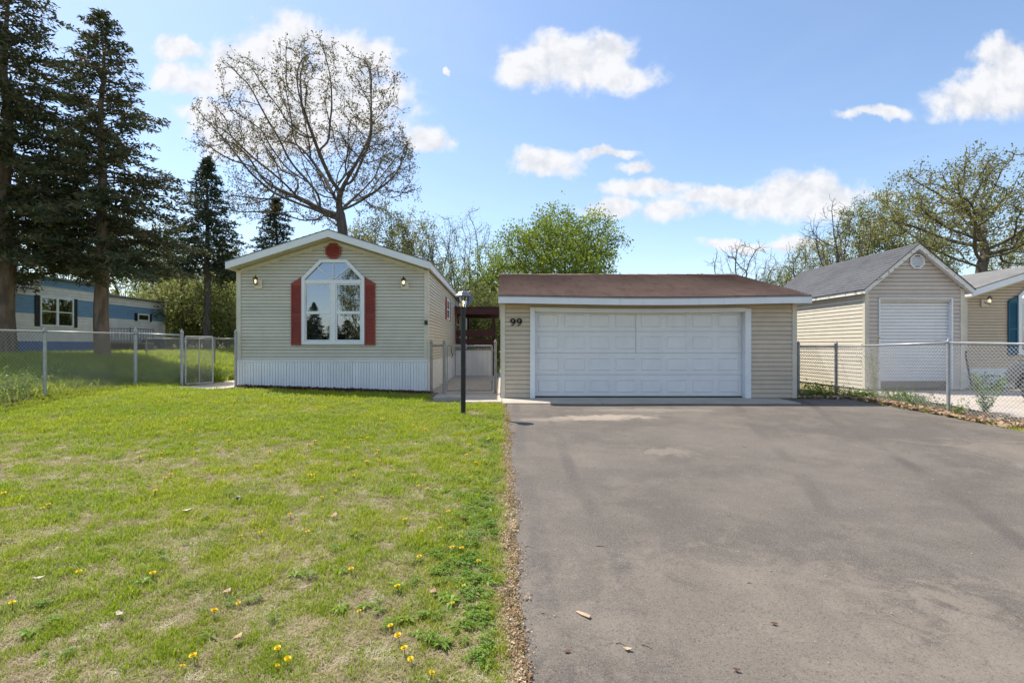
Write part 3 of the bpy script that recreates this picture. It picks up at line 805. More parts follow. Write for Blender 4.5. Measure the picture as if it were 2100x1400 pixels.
# ------------------------------------------------------------------ garage
Yg = 12.0
ug = lambda px: wx(px, Yg)
hg = lambda py: wz(py, Yg)
GX0, GX1 = ug(1028.5), ug(1632)
G = thing('garage', ((GX0 + GX1) / 2, 15.3, 0), 'tan sided two car garage with white panel door and brown shingle roof', 'garage')
dl, dr, dt = ug(1097), ug(1527), 2.10
sag = lambda x: -.045 * math.sin(math.pi * max(0, min(1, (x - GX0) / (GX1 - GX0)))) ** 1.4
bk = MB(); yw = Yg + .045
bk.box(GX0 + .01, dl - .05, yw, yw + .1, 0, 2.3); bk.box(dr + .05, GX1 - .01, yw, yw + .1, 0, 2.3); bk.box(dl - .05, dr + .05, yw, yw + .1, dt + .004, 2.3)
fw = bk.build('front_wall', M_TAN, G)
siding(fw, (0, Yg + .02, 0), (1, 0, 0), (0, -1, 0), .03, 2.30, .1045, lambda v: (GX0 + .06, GX1 - .06), M_TAN, [lambda z: (dl - .04, dr + .04) if z < 2.08 else None])
for X, s in ((GX0, -1), (GX1, 1)):
    sw = MB().box(min(X - .027 * s, X - .1 * s), max(X - .027 * s, X - .1 * s), yw + .1, 18.6, 0, 2.3)
    sw.prism([(X - .027 * s, yw + .1, 2.301), (X - .027 * s, 18.6, 2.301), (X - .027 * s, 15.28, 3.22)], (-.07 * s, 0, 0))
    sw = sw.build('side_wall', M_TAN, G)
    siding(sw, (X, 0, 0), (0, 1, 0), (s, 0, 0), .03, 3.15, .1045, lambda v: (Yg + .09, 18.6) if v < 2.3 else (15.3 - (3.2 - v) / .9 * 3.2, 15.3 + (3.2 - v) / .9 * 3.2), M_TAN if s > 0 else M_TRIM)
    b = MB(); b.box(min(X, X - .085 * s), max(X, X - .085 * s), Yg - .012, Yg + .018, .015, 2.28); b.box(min(X + .001 * s, X + .024 * s), max(X + .001 * s, X + .024 * s), Yg - .012, Yg + .09, .015, 2.28)
    b.build('corner_trim', M_TRIM, G, bevel=.004)
MB().box(GX0 + .1, GX1 - .1, 18.5, 18.6, 0, 2.3).build('rear_wall', M_TAN, G)
# roof with a slight sag along the front eave
RX0, RX1 = wx(1022, 11.6), wx(1663, 11.6); ye, yr, ze, zr = 11.58, 15.28, 2.385, 3.36
def roofhalf(front):
    b = MB(); nX = 14; nC = 26; y0 = ye if front else 2 * yr - ye
    pts = []
    for j in range(nC):
        for (t, up) in ((j / nC, .020), ((j + 1.06) / nC, .001)):
            t = min(t, 1)
            for i in range(nX + 1):
                x = RX0 + (RX1 - RX0) * i / nX; sg = sag(x) * (1 - t) + .025 * math.sin(i * 1.3) * t * .4
                pts.append((x, y0 + (yr - y0) * t, ze + (zr - ze) * t + sg + up))
    fs = []; W = nX + 1
    for j in range(nC):
        for i in range(nX):
            a = (2 * j) * W + i; fs.append((a, a + 1, a + W + 1, a + W))
            if j: c = (2 * j - 1) * W + i; fs.append((c, c + 1, a + 1, a))
    b.add(pts, fs)
    # underside
    u0 = [(RX0 + (RX1 - RX0) * i / nX, y0, ze - .05 + sag(RX0 + (RX1 - RX0) * i / nX)) for i in range(nX + 1)]
    u1 = [(p[0], yr, zr - .05) for p in u0]
    b.add(u0 + u1, [(i, W + i, W + i + 1, i + 1) for i in range(nX)])
    f0 = [(p[0], p[1], p[2] + .064) for p in u0]; b.add(u0 + f0, [(i, i + 1, W + i + 1, W + i) for i in range(nX)])
    return b.build('roof', M_SHINB, G)
rf = roofhalf(True); roofhalf(False)
# ridge caps
for k in range(24):
    x = RX0 + (RX1 - RX0) * k / 24; x2 = x + (RX1 - RX0) / 24 + .02; z = zr + .012 + .003 * (k % 3)
    MB().add([(x, yr - .14, z - .035), (x2, yr - .14, z - .037), (x2, yr, z), (x, yr, z + .008), (x, yr + .14, z - .035), (x2, yr + .14, z - .037)], [(0, 1, 2, 3), (3, 2, 5, 4)]).build('ridge_shingle', M_SHINB, rf)
# fascia in two lengths, drip edge
xj = wx(1271, 11.56)
for (a, c) in ((RX0, xj - .003), (xj + .003, RX1)):
    b = MB(); n = 8
    for i in range(n):
        p, q = a + (c - a) * i / n, a + (c - a) * (i + 1) / n
        b.prism([(p, 11.555, 2.205 + sag(p)), (q, 11.555, 2.205 + sag(q)), (q, 11.555, 2.345 + sag(q)), (p, 11.555, 2.345 + sag(p))], (0, .028, 0))
    b.build('fascia_board', M_WHITE, G)
b = MB(); n = 16
for i in range(n):
    p, q = RX0 + (RX1 - RX0) * i / n, RX0 + (RX1 - RX0) * (i + 1) / n
    b.prism([(p, 11.548, 2.347 + sag(p)), (q, 11.548, 2.347 + sag(q)), (q, 11.548, 2.366 + sag(q)), (p, 11.548, 2.366 + sag(p))], (0, .05, 0))
b.build('drip_edge', M_GALVD, G)
b = MB(); 
for i in range(n):
    p, q = RX0 + .02 + (RX1 - RX0 - .04) * i / n, RX0 + .02 + (RX1 - RX0 - .04) * (i + 1) / n
    b.prism([(p, 11.584, 2.225 + sag(p)), (q, 11.584, 2.225 + sag(q)), (q, 11.584, 2.24 + sag(q)), (p, 11.584, 2.24 + sag(p))], (0, .45, 0))
b.build('soffit', M_TAN, G)
for X in (RX0, RX1 - .03):
    b = MB(); b.prism([(X, ye + .03, 2.2), (X, yr, 3.14), (X, yr, 3.30), (X, ye + .03, 2.33)], (.03, 0, 0)); b.prism([(X, 2 * yr - ye, 2.2), (X, yr, 3.14), (X, yr, 3.30), (X, 2 * yr - ye, 2.33)], (.03, 0, 0))
    b.build('rake_board', M_WHITE, G)
# door frame
b = MB(); ty = Yg - .045
b.box(ug(1087), dl, ty, Yg + .15, .01, hg(630.5)); b.build('door_jamb', M_WHITE, G, bevel=.006)
b = MB(); b.box(dr, ug(1539), ty, Yg + .15, .01, hg(632.5)); b.build('door_jamb', M_WHITE, G, bevel=.006)
b = MB(); n = 12; a, c = dl + .002, dr - .002; zt = hg(630.5)
for i in range(n):
    p, q = a + (c - a) * i / n, a + (c - a) * (i + 1) / n; s0, s1 = sag(p) * .85 + .008, sag(q) * .85 + .008
    b.prism([(p, ty, dt - .06 + s0), (q, ty, dt - .06 + s1), (q, ty, zt + s1), (p, ty, zt + s0)], (0, .19, 0))
b.build('door_head_trim', M_WHITE, G)
# sectional door: four sections, eight raised panels each
Yd = Yg + .13
door = MB().box(dl, dr, Yd + .02, Yd + .05, .05, dt).build('garage_door', M_DOORW, G)
secs = 4; sh_ = (2.085 - .045) / secs
pm = None
for s in range(secs):
    z0 = .045 + s * sh_
    sec = MB().box(dl + .004, dr - .004, Yd, Yd + .02, z0 + .007, z0 + sh_ - .003).build('door_section', M_DOORW, door, bevel=.003)
    pw = (dr - dl - .06) / 8
    for k in range(8):
        x = dl + .03 + k * pw
        if pm is None:
            b = MB(); X0, X1, Z0, Z1 = x + .065, x + pw - .065, z0 + .105, z0 + sh_ - .105
            def rr(x0, x1, z0, z1, y): return [(x0, y, z0), (x1, y, z0), (x1, y, z1), (x0, y, z1)]
            L = [rr(X0, X1, Z0, Z1, Yd + .001), rr(X0 + .012, X1 - .012, Z0 + .012, Z1 - .012, Yd - .016), rr(X0 + .022, X1 - .022, Z0 + .022, Z1 - .022, Yd - .016), rr(X0 + .036, X1 - .036, Z0 + .036, Z1 - .036, Yd - .004)]
            vs = sum(L, []); fs = [(q * 4 + i, q * 4 + (i + 1) % 4, q * 4 + 4 + (i + 1) % 4, q * 4 + 4 + i) for q in range(3) for i in range(4)] + [(12, 13, 14, 15)]
            b.add(vs, fs); pm = b.build('raised_panel', M_DOORW, door); pm0 = (x, z0)
        else:
            c2 = pm.copy(); COL.objects.link(c2); c2.location = pm.location + Vector((x - pm0[0], 0, z0 - pm0[1]))
MB().box(dl + .01, dr - .01, Yd - .006, Yd + .03, .012, .046).build('bottom_seal', M_BLACK, door)
xm = ug(1307); MB().box(xm - .006, xm + .006, Yd - .004, Yd, .045 + 2 * sh_, .045 + 4 * sh_ - .02).build('centre_seam', M_GALV, door)
MB().box(dl, dr, Yd + .4, Yd + .5, 0, 2.2).build('inner_shade', M_DARK, G)
# house number 99
def nine(x, z, hgt):
    b = MB(); w = hgt * .62; cx_, cz = x + w / 2, z + hgt * .68; rx, rz = w * .42, hgt * .28
    n = 20
    pts = [(cx_ + rx * math.cos(t), cz + rz * math.sin(t), .055 + .075 * abs(math.cos(t))) for t in [2 * math.pi * k / n for k in range(n)]]
    def ribbon_(P, closed):
        m = len(P)
        for i in range(m if closed else m - 1):
            p, q = P[i], P[(i + 1) % m]
            dx, dz = q[0] - p[0], q[1] - p[1]; l = math.hypot(dx, dz) or 1
            def off(k):
                a, c_ = P[(k - 1) % m] if closed or k > 0 else P[k], P[(k + 1) % m] if closed or k < m - 1 else P[k]
                ex, ez = c_[0] - a[0], c_[1] - a[1]; e = math.hypot(ex, ez) or 1; wv = P[k][2] * hgt; return (-ez / e * wv, ex / e * wv)
            o1, o2 = off(i), off((i + 1) % m)
            b.prism([(p[0] - o1[0], Yg - .030, p[1] - o1[1]), (q[0] - o2[0], Yg - .030, q[1] - o2[1]), (q[0] + o2[0], Yg - .030, q[1] + o2[1]), (p[0] + o1[0], Yg - .030, p[1] + o1[1])], (0, .014, 0))
    ribbon_(pts, True)
    tail = []
    for k in range(11):
        t = k / 10; ang = R(8 - 110 * t)
        tail.append((cx_ + rx - (rx * 1.75) * t ** 1.9, cz - (cz - z - hgt * .06) * math.sin(t * math.pi / 2) ** 1.0, .12 - .06 * t))
    ribbon_(tail, False)
    b.lathe([(.0, 0), (.055 * hgt, .0), (.08 * hgt, .06 * hgt), (.06 * hgt, .12 * hgt), (0, .13 * hgt)], (tail[-1][0], Yg - .023, z), 8)
    return b.build('house_number', M_BLACK, G)
nine(ug(1047.5), hg(667.5), .165); nine(ug(1060.5), hg(667.5), .165)

# ------------------------------------------------------------------ shed
Ys = 13.5
us = lambda px: wx(px, Ys)
hs = lambda py: wz(py, Ys)
SX0, SX1 = us(1775), us(1976); scx = (SX0 + SX1) / 2; zf = .10
S = thing('storage_shed', (scx, 16.0, g(scx, Ys)), 'beige sided shed with white roll up door and grey shingle roof', 'shed')
sd0, sd1, sdt = us(1804), us(1950), hs(613)
zev, zpk = 2.74, 3.92; ov = .12; hw = (SX1 - SX0) / 2 + ov; sl = (zpk - zev) / hw
rz = lambda x: zpk - sl * abs(x - scx); wzf = lambda x: rz(x) - .10
bk = MB(); yw = Ys + .045; zt = wzf(SX0); pk = wzf(scx)
bk.box(SX0 + .01, sd0 - .02, yw, yw + .09, zf, zt); bk.box(sd1 + .02, SX1 - .01, yw, yw + .09, zf, zt); bk.box(sd0 - .02, sd1 + .02, yw, yw + .09, sdt + .02, zt); bk.prism([(SX0, yw, zt), (SX1, yw, zt), (scx, yw, pk)], (0, .09, 0))
fw = bk.build('front_wall', M_SHED, S)
siding(fw, (0, Ys + .02, 0), (1, 0, 0), (0, -1, 0), zf, pk - .02, .105, lambda v: (SX0 + .05, SX1 - .05) if v <= zt else (scx - max(0, (pk - v) / sl), scx + max(0, (pk - v) / sl)), M_SHED, [lambda z: (sd0 - .03, sd1 + .03) if z < sdt - .02 else None])
YS1 = 18.4
for X, s in ((SX0, -1), (SX1, 1)):
    sw = MB().box(min(X - .027 * s, X - .09 * s), max(X - .027 * s, X - .09 * s), yw + .09, YS1 - .1, zf + .02, zt).build('side_wall', M_SHED, S)
    siding(sw, (X, 0, 0), (0, 1, 0), (s, 0, 0), zf, zt - .02, .105, lambda v: (Ys + .09, YS1), M_CREAM if s < 0 else M_SHED)  # left boards in paler cream: the sun on that side put into the colour
    b = MB(); b.box(min(X, X - .085 * s), max(X, X - .085 * s), Ys - .012, Ys + .018, zf - .01, zt); b.box(min(X + .001 * s, X + .024 * s), max(X + .001 * s, X + .024 * s), Ys - .012, Ys + .09, zf - .01, zt)
    b.build('corner_trim', M_TRIM, S, bevel=.004)
MB().prism([(SX0 + .1, YS1 - .1, zf), (SX1 - .1, YS1 - .1, zf), (SX1 - .1, YS1 - .1, zt), (scx, YS1 - .1, pk), (SX0 + .1, YS1 - .1, zt)], (0, .08, 0)).build('rear_wall', M_SHED, S)
ya, yb = Ys - .16, YS1 + .15
peel = MT('peeling_white_paint'); _c = peel.mix(peel.rng(peel.noise(5, 6, .7, dist=.6), .52, .6), (.72, .70, .66), (.30, .22, .14)); peel.col(_c).set(.6).bump(peel.noise(20, 5), .3, .004); M_PEEL = peel.m
for s in (-1, 1):
    xe = scx + s * hw
    MB().prism([(scx, ya - .01, rz(scx) - .15), (xe, ya - .01, rz(xe) - .15), (xe, ya - .01, rz(xe) - .012), (scx, ya - .01, rz(scx) - .012)], (0, .028, 0)).build('rake_board', M_PEEL, S)
    MB().box(min(xe, xe + .022 * s), max(xe, xe + .022 * s), ya - .01, yb, rz(xe) - .14, rz(xe) - .01).build('eave_board', M_PEEL, S)
    MB().prism([(scx, ya + .02, rz(scx) - .10), (xe, ya + .02, rz(xe) - .10), (xe, ya + .02, rz(xe) - .085), (scx, ya + .02, rz(scx) - .085)], (0, yb - ya - .04, 0)).build('soffit', M_WHITE, S)
    b = MB(); xe3 = scx + s * (hw + .04); z3 = rz(xe3)
    b.prism([(scx, ya - .03, zpk - .018), (xe3, ya - .03, z3 - .018), (xe3, ya - .03, z3), (scx, ya - .03, zpk)], (0, yb - ya + .05, 0))
    roof_courses(b, (xe3, ya - .032, z3), (xe3, yb + .022, z3), (scx, ya - .032, zpk), (scx, yb + .022, zpk), 15, .009)
    b.build('roof', M_SHING, S)
octagon(S, us(1880), hs(536), Ys - .002, .205, M_WHITE, 5)
# door frame and roll-up slats
b = MB(); b.box(sd0 - .03, sd0, Ys - .03, Ys + .12, zf, sdt + .03); b.box(sd1, sd1 + .035, Ys - .03, Ys + .12, zf, sdt + .03); b.box(sd0, sd1, Ys - .03, Ys + .12, sdt, sdt + .03)
b.build('door_frame', M_WHITE, S)
rd = MB().box(sd0, sd1, Ys + .115, Ys + .125, .30, sdt).build('roll_up_door', M_DOORW, S)
n = 25; st = (sdt - .30) / n; pm = None
for k in range(n):
    z = .30 + k * st
    if pm is None:
        pm = MB().add([(sd0 + .003, Ys + .115, z), (sd1 - .003, Ys + .115, z), (sd1 - .003, Ys + .082, z + st * .10), (sd0 + .003, Ys + .082, z + st * .10), (sd1 - .003, Ys + .074, z + st * .45), (sd0 + .003, Ys + .074, z + st * .45), (sd1 - .003, Ys + .086, z + st * .82), (sd0 + .003, Ys + .086, z + st * .82), (sd1 - .003, Ys + .114, z + st * .84), (sd0 + .003, Ys + .114, z + st * .84)],
                      [(0, 1, 2, 3), (3, 2, 4, 5), (5, 4, 6, 7), (7, 6, 8, 9)]).build('door_slat', M_DOORW, rd)
    else:
        c2 = pm.copy(); COL.objects.link(c2); c2.location = pm.location + Vector((0, 0, k * st))
MB().box(us(1922), us(1938), Ys + .045, Ys + .073, hs(705), hs(700)).build('door_latch', M_GALVD, rd)
MB().box(sd0 + .002, sd1 - .002, Ys + .03, Ys + .5, zf + .10, .295).build('threshold', M_WOOD, S)
for k in range(5):
    y = Ys + .35 + k * 1.05; MB().box(SX0 + .12, SX0 + .40, y, y + .4, g(SX0, y) - .03, zf + .03).build('foundation_block', M_BRICK, S)
    MB().box(SX1 - .40, SX1 - .12, y, y + .4, g(SX1, y) - .03, zf + .03).build('foundation_block', M_BRICK, S)
MB().box(SX0 + .1, SX1 - .1, Ys + .06, YS1 - .15, zf + .031, zf + .09).build('shed_floor', M_WOOD, S)

# ------------------------------------------------------------------ neighbouring home on the right
Yn = 14.6
un = lambda px: wx(px, Yn)
hn = lambda py: wz(py, Yn)
wN = dict(x0=un(2086), x1=un(2086) + 1.62, z0=hn(727), zs=hn(607), zt=hn(570), tx0=un(2086) + .47, tx1=un(2086) + 1.15, ztr=(hn(620), hn(611)), zmr=(hn(676), hn(670)), mull=(un(2086) + .75, un(2086) + .87))
wN['hole'] = (wN['x0'] + .06, wN['x1'] - .06, wN['z0'] + .05, wN['zt'] - .02)
NX0 = un(1977)
NH, _ = gable_home('manufactured_home', 'tan manufactured home with teal shutters behind the shed', NX0, NX0 + 4.9, Yn, 32.0, hn(757), 2.80, 3.62, .35, .10, .083,
           M_NEIGH, M_TRIM, M_TEAL, M_SHINL, wN, [(un(2018), hn(618), M_PEWTER)], vent=False)
MB().lathe([(.13, 0), (.13, .10), (.2, .11), (.18, .16), (.0, .2)], (NX0 + 1.1, 20.5, 3.2), 14).build('roof_vent', M_PEWTER, NH)

# ------------------------------------------------------------------ blue and white home on the left
BX = -19.0
B = thing('manufactured_home', (BX - 2.2, 22, g(BX, 22)), 'blue and white banded mobile home behind the tall conifers', 'house')
def banded(y0, y1, X, bands, roof_z, course=.125):
    w = MB().box(X - .12, X - .046, y0, y1, .75, roof_z).build('side_wall', M_BLUEW, B)
    for (a, c, m) in bands:
        siding(w, (X - .02, 0, 0), (0, 1, 0), (1, 0, 0), a, c, course, lambda v: (y0 + .05, y1 - .05), m)
    for yy in (y0 + .025, y1 - .025): MB().box(X - .03, X + .012, yy - .05, yy + .05, .80, roof_z).build('corner_trim', M_WHITE, B)
    return w
banded(14.5, 24.1, BX + .35, [(1.42, 2.52, M_BLUEW), (2.52, 3.25, M_BLUE), (3.25, 3.68, M_BLUEW), (3.68, 3.98, M_BLUE)], 3.98)
banded(24.1, 28.9, BX, [(1.46, 2.58, M_BLUEW), (2.58, 3.25, M_BLUE), (3.25, 3.6, M_BLUEW)], 3.62)
for (y0, y1, X) in ((14.5, 24.1, BX + .35), (24.1, 28.9, BX)):
    y = y0
    while y < y1 - .1:
        MB().box(X - .04, X - .012, y, min(y + .6, y1) - .008, g(X, y) - .1, 1.415).build('skirting_panel', M_NAVY, B); y += .6
b = MB(); b.prism([(BX + .55, 14.3, 3.99), (BX - 4.3, 14.3, 3.99), (BX - 4.3, 14.3, 4.04), (BX - 1.9, 14.3, 4.32), (BX + .55, 14.3, 4.06)], (0, 9.95, 0)); b.build('roof', M_SHINL, B)
b = MB(); b.prism([(BX + .2, 24.255, 3.63), (BX - 4.3, 24.255, 3.63), (BX - 4.3, 24.255, 3.68), (BX - 2.1, 24.255, 3.95), (BX + .2, 24.255, 3.70)], (0, 4.8, 0)); b.build('roof', M_SHINL, B)
MB().box(BX - 4.2, BX - .2, 14.6, 28.7, .8, 3.6).build('inner_walls', M_BLUEW, B)
for (y0, y1, z0, z1, sw, X) in ((20.67, 22.29, 2.03, 3.26, .21, BX + .35), (26.72, 27.6, 2.53, 2.92, .2, BX)):
    b = MB(); f = .07
    b.box(X, X + .05, y0, y0 + f, z0, z1); b.box(X, X + .05, y1 - f, y1, z0, z1); b.box(X, X + .049, y0 + f, y1 - f, z0, z0 + f); b.box(X, X + .049, y0 + f, y1 - f, z1 - f, z1)
    if y1 - y0 > 1: b.box(X, X + .047, (y0 + y1) / 2 - .06, (y0 + y1) / 2 + .06, z0 + f, z1 - f); b.box(X, X + .04, y0 + f, y1 - f, (z0 + z1) / 2 - .02, (z0 + z1) / 2 + .02)
    w = b.build('window', M_WHITE, B)
    ym = (y0 + y1) / 2
    for (a, c) in (((y0 + .05, ym - .05), (ym + .05, y1 - .05)) if y1 - y0 > 1 else ((y0 + .05, y1 - .05),)):
        MB().box(X + .018, X + .024, a, c, z0 + .05, z1 - .05).build('pane', M_GLASS, w)
        MB().box(X + .004, X + .012, a, c, z0 + .05, z1 - .05).build('blind', M_ROOM, w)
        if y1 - y0 > 1: MB().box(X + .0125, X + .016, a, c, (z0 + z1) / 2, z1 - .05).build('blind', M_CURT, w)
    for (a, c) in ((y0 - sw, y0 - .01), (y1 + .01, y1 + sw)): MB().box(X, X + .035, a, c, z0 - .01, z1 + .01).build('shutter', M_BLACK, B, bevel=.005)
wl = MB(); wl.lathe([(.0, -.1), (.05, -.06), (.08, .07), (.10, .08), (.04, .15), (0, .2)], (BX + .48, 23.6, 3.43), 6); wl.bar((BX + .35, 23.6, 3.36), (BX + .48, 23.6, 3.36), .03); wl.build('wall_lantern', M_BLACK, B)

# steps with iron railing
ST = thing('entry_steps', (-17.7, 25.0, g(-17.7, 25)), 'brown entry steps with scrolled iron railing by the blue home', 'steps')
gzs = g(-17.7, 25)
MB().box(BX + .02, -17.6, 24.3, 26.0, 1.32, 1.40).build('landing', M_WOOD, ST)
MB().box(BX + .02, -17.66, 24.36, 25.94, gzs - .05, 1.318).build('base', M_RUST, ST)
for k in range(3):
    z = 1.40 - .16 * (k + 1); MB().box(BX + .1, -17.66, 26.0 + .3 * k, 26.3 + .3 * k - .005, gzs - .05, z).build('tread', M_BRICK, ST)
b = MB()
for (x0, y0, x1, y1) in ((-17.65, 24.35, -17.65, 25.95), (BX + .05, 24.35, -17.65, 24.35)):
    n = 9
    b.tube([(x0, y0, 2.05), (x1, y1, 2.05)], .016, 5); b.tube([(x0, y0, 1.48), (x1, y1, 1.48)], .012, 5)
    for k in range(n + 1):
        x, y = x0 + (x1 - x0) * k / n, y0 + (y1 - y0) * k / n; b.tube([(x, y, 1.38), (x, y, 2.06 + (.04 if k in (0, n) else 0))], .016 if k in (0, n) else .009, 5)
    for k in range(2, 7, 2):
        c = (x0 + (x1 - x0) * (k + .5) / n, y0 + (y1 - y0) * (k + .5) / n)
        b.tube([(c[0] + (x1 - x0) / n * .4 * math.cos(t), c[1] + (y1 - y0) / n * .4 * math.cos(t), 1.77 + .12 * math.sin(t)) for t in [i * .7 for i in range(10)]], .008, 4)
b.build('railing', M_BLACK, ST)
b = MB(); b.tube([(-17.65, 25.95, 2.03), (-17.65, 26.95, 1.50), (-17.65, 27.0, 1.0)], .018, 5); b.tube([(BX + .1, 25.95, 2.03), (BX + .1, 26.95, 1.50), (BX + .1, 27.0, 1.0)], .018, 5); b.build('handrail', M_GALV, ST)
# tarp-covered mower and an orange bucket
ty = 26.6; tx0, tx1 = wx(288, ty), wx(343, ty); zt_ = wz(692, ty); zb = g(tx0, ty)
b = MB(); prof = [(0, .0), (0.02, .9), (.1, 1.0), (.5, .98), (.62, .86), (.8, .55), (.98, .35), (1.0, .0)]
vs = []; rows = 6
for j in range(rows):
    f = j / (rows - 1); inset = .12 * (1 - math.sin(math.pi * min(1, max(0, f)))) 
    for (a, c) in prof: vs.append((tx0 + (tx1 - tx0) * (a * .94 + .03) + .03 * math.sin(7 * a + j), ty + .9 * f, zb - .02 + (zt_ - zb) * c * (1 - inset) + .02 * math.sin(5 * a + 2 * j)))
n = len(prof); fs = [(j * n + i, j * n + i + 1, (j + 1) * n + i + 1, (j + 1) * n + i) for j in range(rows - 1) for i in range(n - 1)] + [tuple(range(n - 1, -1, -1)), tuple(range((rows - 1) * n, rows * n))]
b.add(vs, fs); b.build('covered_mower', M_TARP, smooth=False, tags=dict(label='low black tarp covered mower beside the blue home steps', cat='mower'))
xb_ = wx(347, 26.0); MB().lathe([(.11, 0), (.14, .26), (.15, .27), (.13, .27), (.10, .03)], (xb_, 26.0, g(xb_, 26) - .01), 12).build('bucket', M_TERRA, tags=dict(label='small orange bucket on the grass beside the black tarp', cat='bucket'))

# ------------------------------------------------------------------ chain-link fences
POST = None
def fence_post(parent, x, y, top, mat, r=.03):
    z0 = g(x, y) - .1
    p = MB().tube([(x, y, z0), (x, y, top)], r, 12).build('post', mat, parent, smooth=False)
    MB().lathe([(r * 1.12, -.01), (r * 1.15, .02), (r * .9, .045), (r * .45, .065), (r * .5, .08), (0, .09)], (x, y, top), 12).build('post_cap', mat, p, smooth=True)
    return p
def chain(parent, a, b, z0a, z0b, z1a, z1b, mat, pitch=.070, r=.0031):
    a = Vector((a[0], a[1], 0)); b = Vector((b[0], b[1], 0)); L = (b - a).length; d = (b - a) / L; nrm = Vector((-d.y, d.x, 0))
    H = min(z1a - z0a, z1b - z0b); m = MB()
    def P(u_, v): t = u_ / L; return a + d * u_ + Vector((0, 0, z0a + (z0b - z0a) * t + v * ((z1a - z0a) * (1 - t) + (z1b - z0b) * t) / H))
    for s in (1, -1):
        k = -int(H / pitch) - 2
        while k * pitch < L + H + .1:
            u0 = k * pitch; ends = []
            # u = u0 + s*v
            v0, v1 = 0, H
            if s > 0: lo, hi = -u0, L - u0
            else: lo, hi = u0 - L, u0
            lo, hi = max(0, lo), min(H, hi)
            if hi - lo > .01:
                o = nrm * (.002 * s); m.tube([P(u0 + s * lo, lo) + o, P(u0 + s * hi, hi) + o], r, 3, cap=False)
            k += 1
    return tag(m.build('chain_link_mesh', mat, parent), kind='stuff')
def fence(name, label, pts, mat, cat='fence', caps=True, ph=1.25, pr=.03, rail=True):
    """pts: (x, y, post?)"""
    F_ = thing(name, (pts[0][0], pts[0][1], g(pts[0][0], pts[0][1])), label, cat, None)
    for (x, y, tp, is_post) in pts:
        if is_post: fence_post(F_, x, y, tp + (.06 if is_post == 2 else 0), mat, pr * (1.25 if is_post == 2 else 1))
    for p, q in zip(pts[:-1], pts[1:]):
        if rail: MB().tube([(p[0], p[1], p[2]), (q[0], q[1], q[2])], .021, 10).build('top_rail', M_GALV if mat is M_GALV else mat, F_, smooth=True)
        chain(F_, p, q, g(p[0], p[1]) + .03, g(q[0], q[1]) + .03, p[2] - .01, q[2] - .01, mat)
    return F_
def at(px, py, Y): return (wx(px, Y), Y, wz(py, Y))
lf = []
for (px, py, Y, t) in ((-330, 668, 7.3, 1), (92, 680, 10.35, 1), (278, 684, 12.7, 2), (373, 687, 12.95, 2)):
    lf.append((wx(px, Y), Y, wz(py, Y), t))
fence('chain_link_fence', 'galvanised chain link fence along the left edge of the lawn', lf, M_GALV)
# open walk gate on the left
def gate(name, label, x0, y0, x1, y1, z0, z1, mat, brace=None, latch=None):
    Gt = thing(name, (x0, y0, z0 - .05), label, 'gate')
    b = MB(); P = [(x0, y0, z0), (x0, y0, z1), (x1, y1, z1), (x1, y1, z0)]
    for i in range(4): b.tube([P[i], P[(i + 1) % 4]], .019, 8)
    if brace: t = brace; b.tube([(x0 + (x1 - x0) * t, y0 + (y1 - y0) * t, z0), (x0 + (x1 - x0) * t, y0 + (y1 - y0) * t, z1)], .012, 6)
    b.build('gate_frame', mat, Gt, smooth=False)
    chain(Gt, (x0, y0), (x1, y1), z0, z0, z1, z1, mat)
    for zz in (z0 + .2, z1 - .15): MB().lathe([(.028, 0), (.032, .005), (.032, .05), (.028, .055)], (x0, y0, zz), 10).build('hinge', mat, Gt)
    if latch: MB().bar((x1, y1, latch), (x1 + .12, y1 - .02, latch), .03).build('latch', mat, Gt)
    return Gt
gx = wx(379, 12.95)
gate('walk_gate', 'open chain link gate on the concrete path left of the cream home', gx, 12.98, wx(436, 13.6), 13.6, g(gx, 13) + .06, wz(690, 13), M_GALV, brace=.5)
# end post by the corner of the home
PX = wx(483.5, 13.05); P0 = thing('fence_post', (PX, 13.05, g(PX, 13.05)), 'steel gate post at the left corner of the cream home', 'post')
fence_post(P0, PX, 13.05, wz(683, 13.05), M_GALV, .033)
# farther fence behind the left path
fr = [(wx(px, 20), 20, wz(694.5, 20), 1) for px in (300, 380, 440, 492)]
fence('chain_link_fence', 'low rear chain link fence seen behind the open left gate', fr, M_GALVD)
# narrow panel and gate between the home and the garage
mid = [(wx(884.5, 13.1), 13.1, wz(708, 13.1), 2), (wx(911, 13.1), 13.1, wz(708, 13.1), 2)]
fence('chain_link_fence', 'narrow chain link panel between the cream home and the garage gate', mid, M_GALVD)
gm = gate('walk_gate', 'closed chain link gate between the cream home and the garage', wx(1009, 13.1), 13.1, wx(917, 13.1), 13.1, g(-1, 13) + .10, wz(709, 13.1), M_GALVD)
MB().tube([(wx(926, 13.06), 13.06, wz(712, 13.06)), (wx(925, 13.06), 13.05, wz(722, 13.06)), (wx(929, 13.06), 13.05, wz(727, 13.06)), (wx(926, 13.06), 13.05, wz(733, 13.06))], .012, 5).build('chain_loop', M_BLACK, gm)
PX = wx(1016, 13.1); P0 = thing('fence_post', (PX, 13.1, g(PX, 13.1)), 'steel gate post against the left wall of the garage', 'post'); fence_post(P0, PX, 13.1, wz(703, 13.1), M_GALVD, .034)
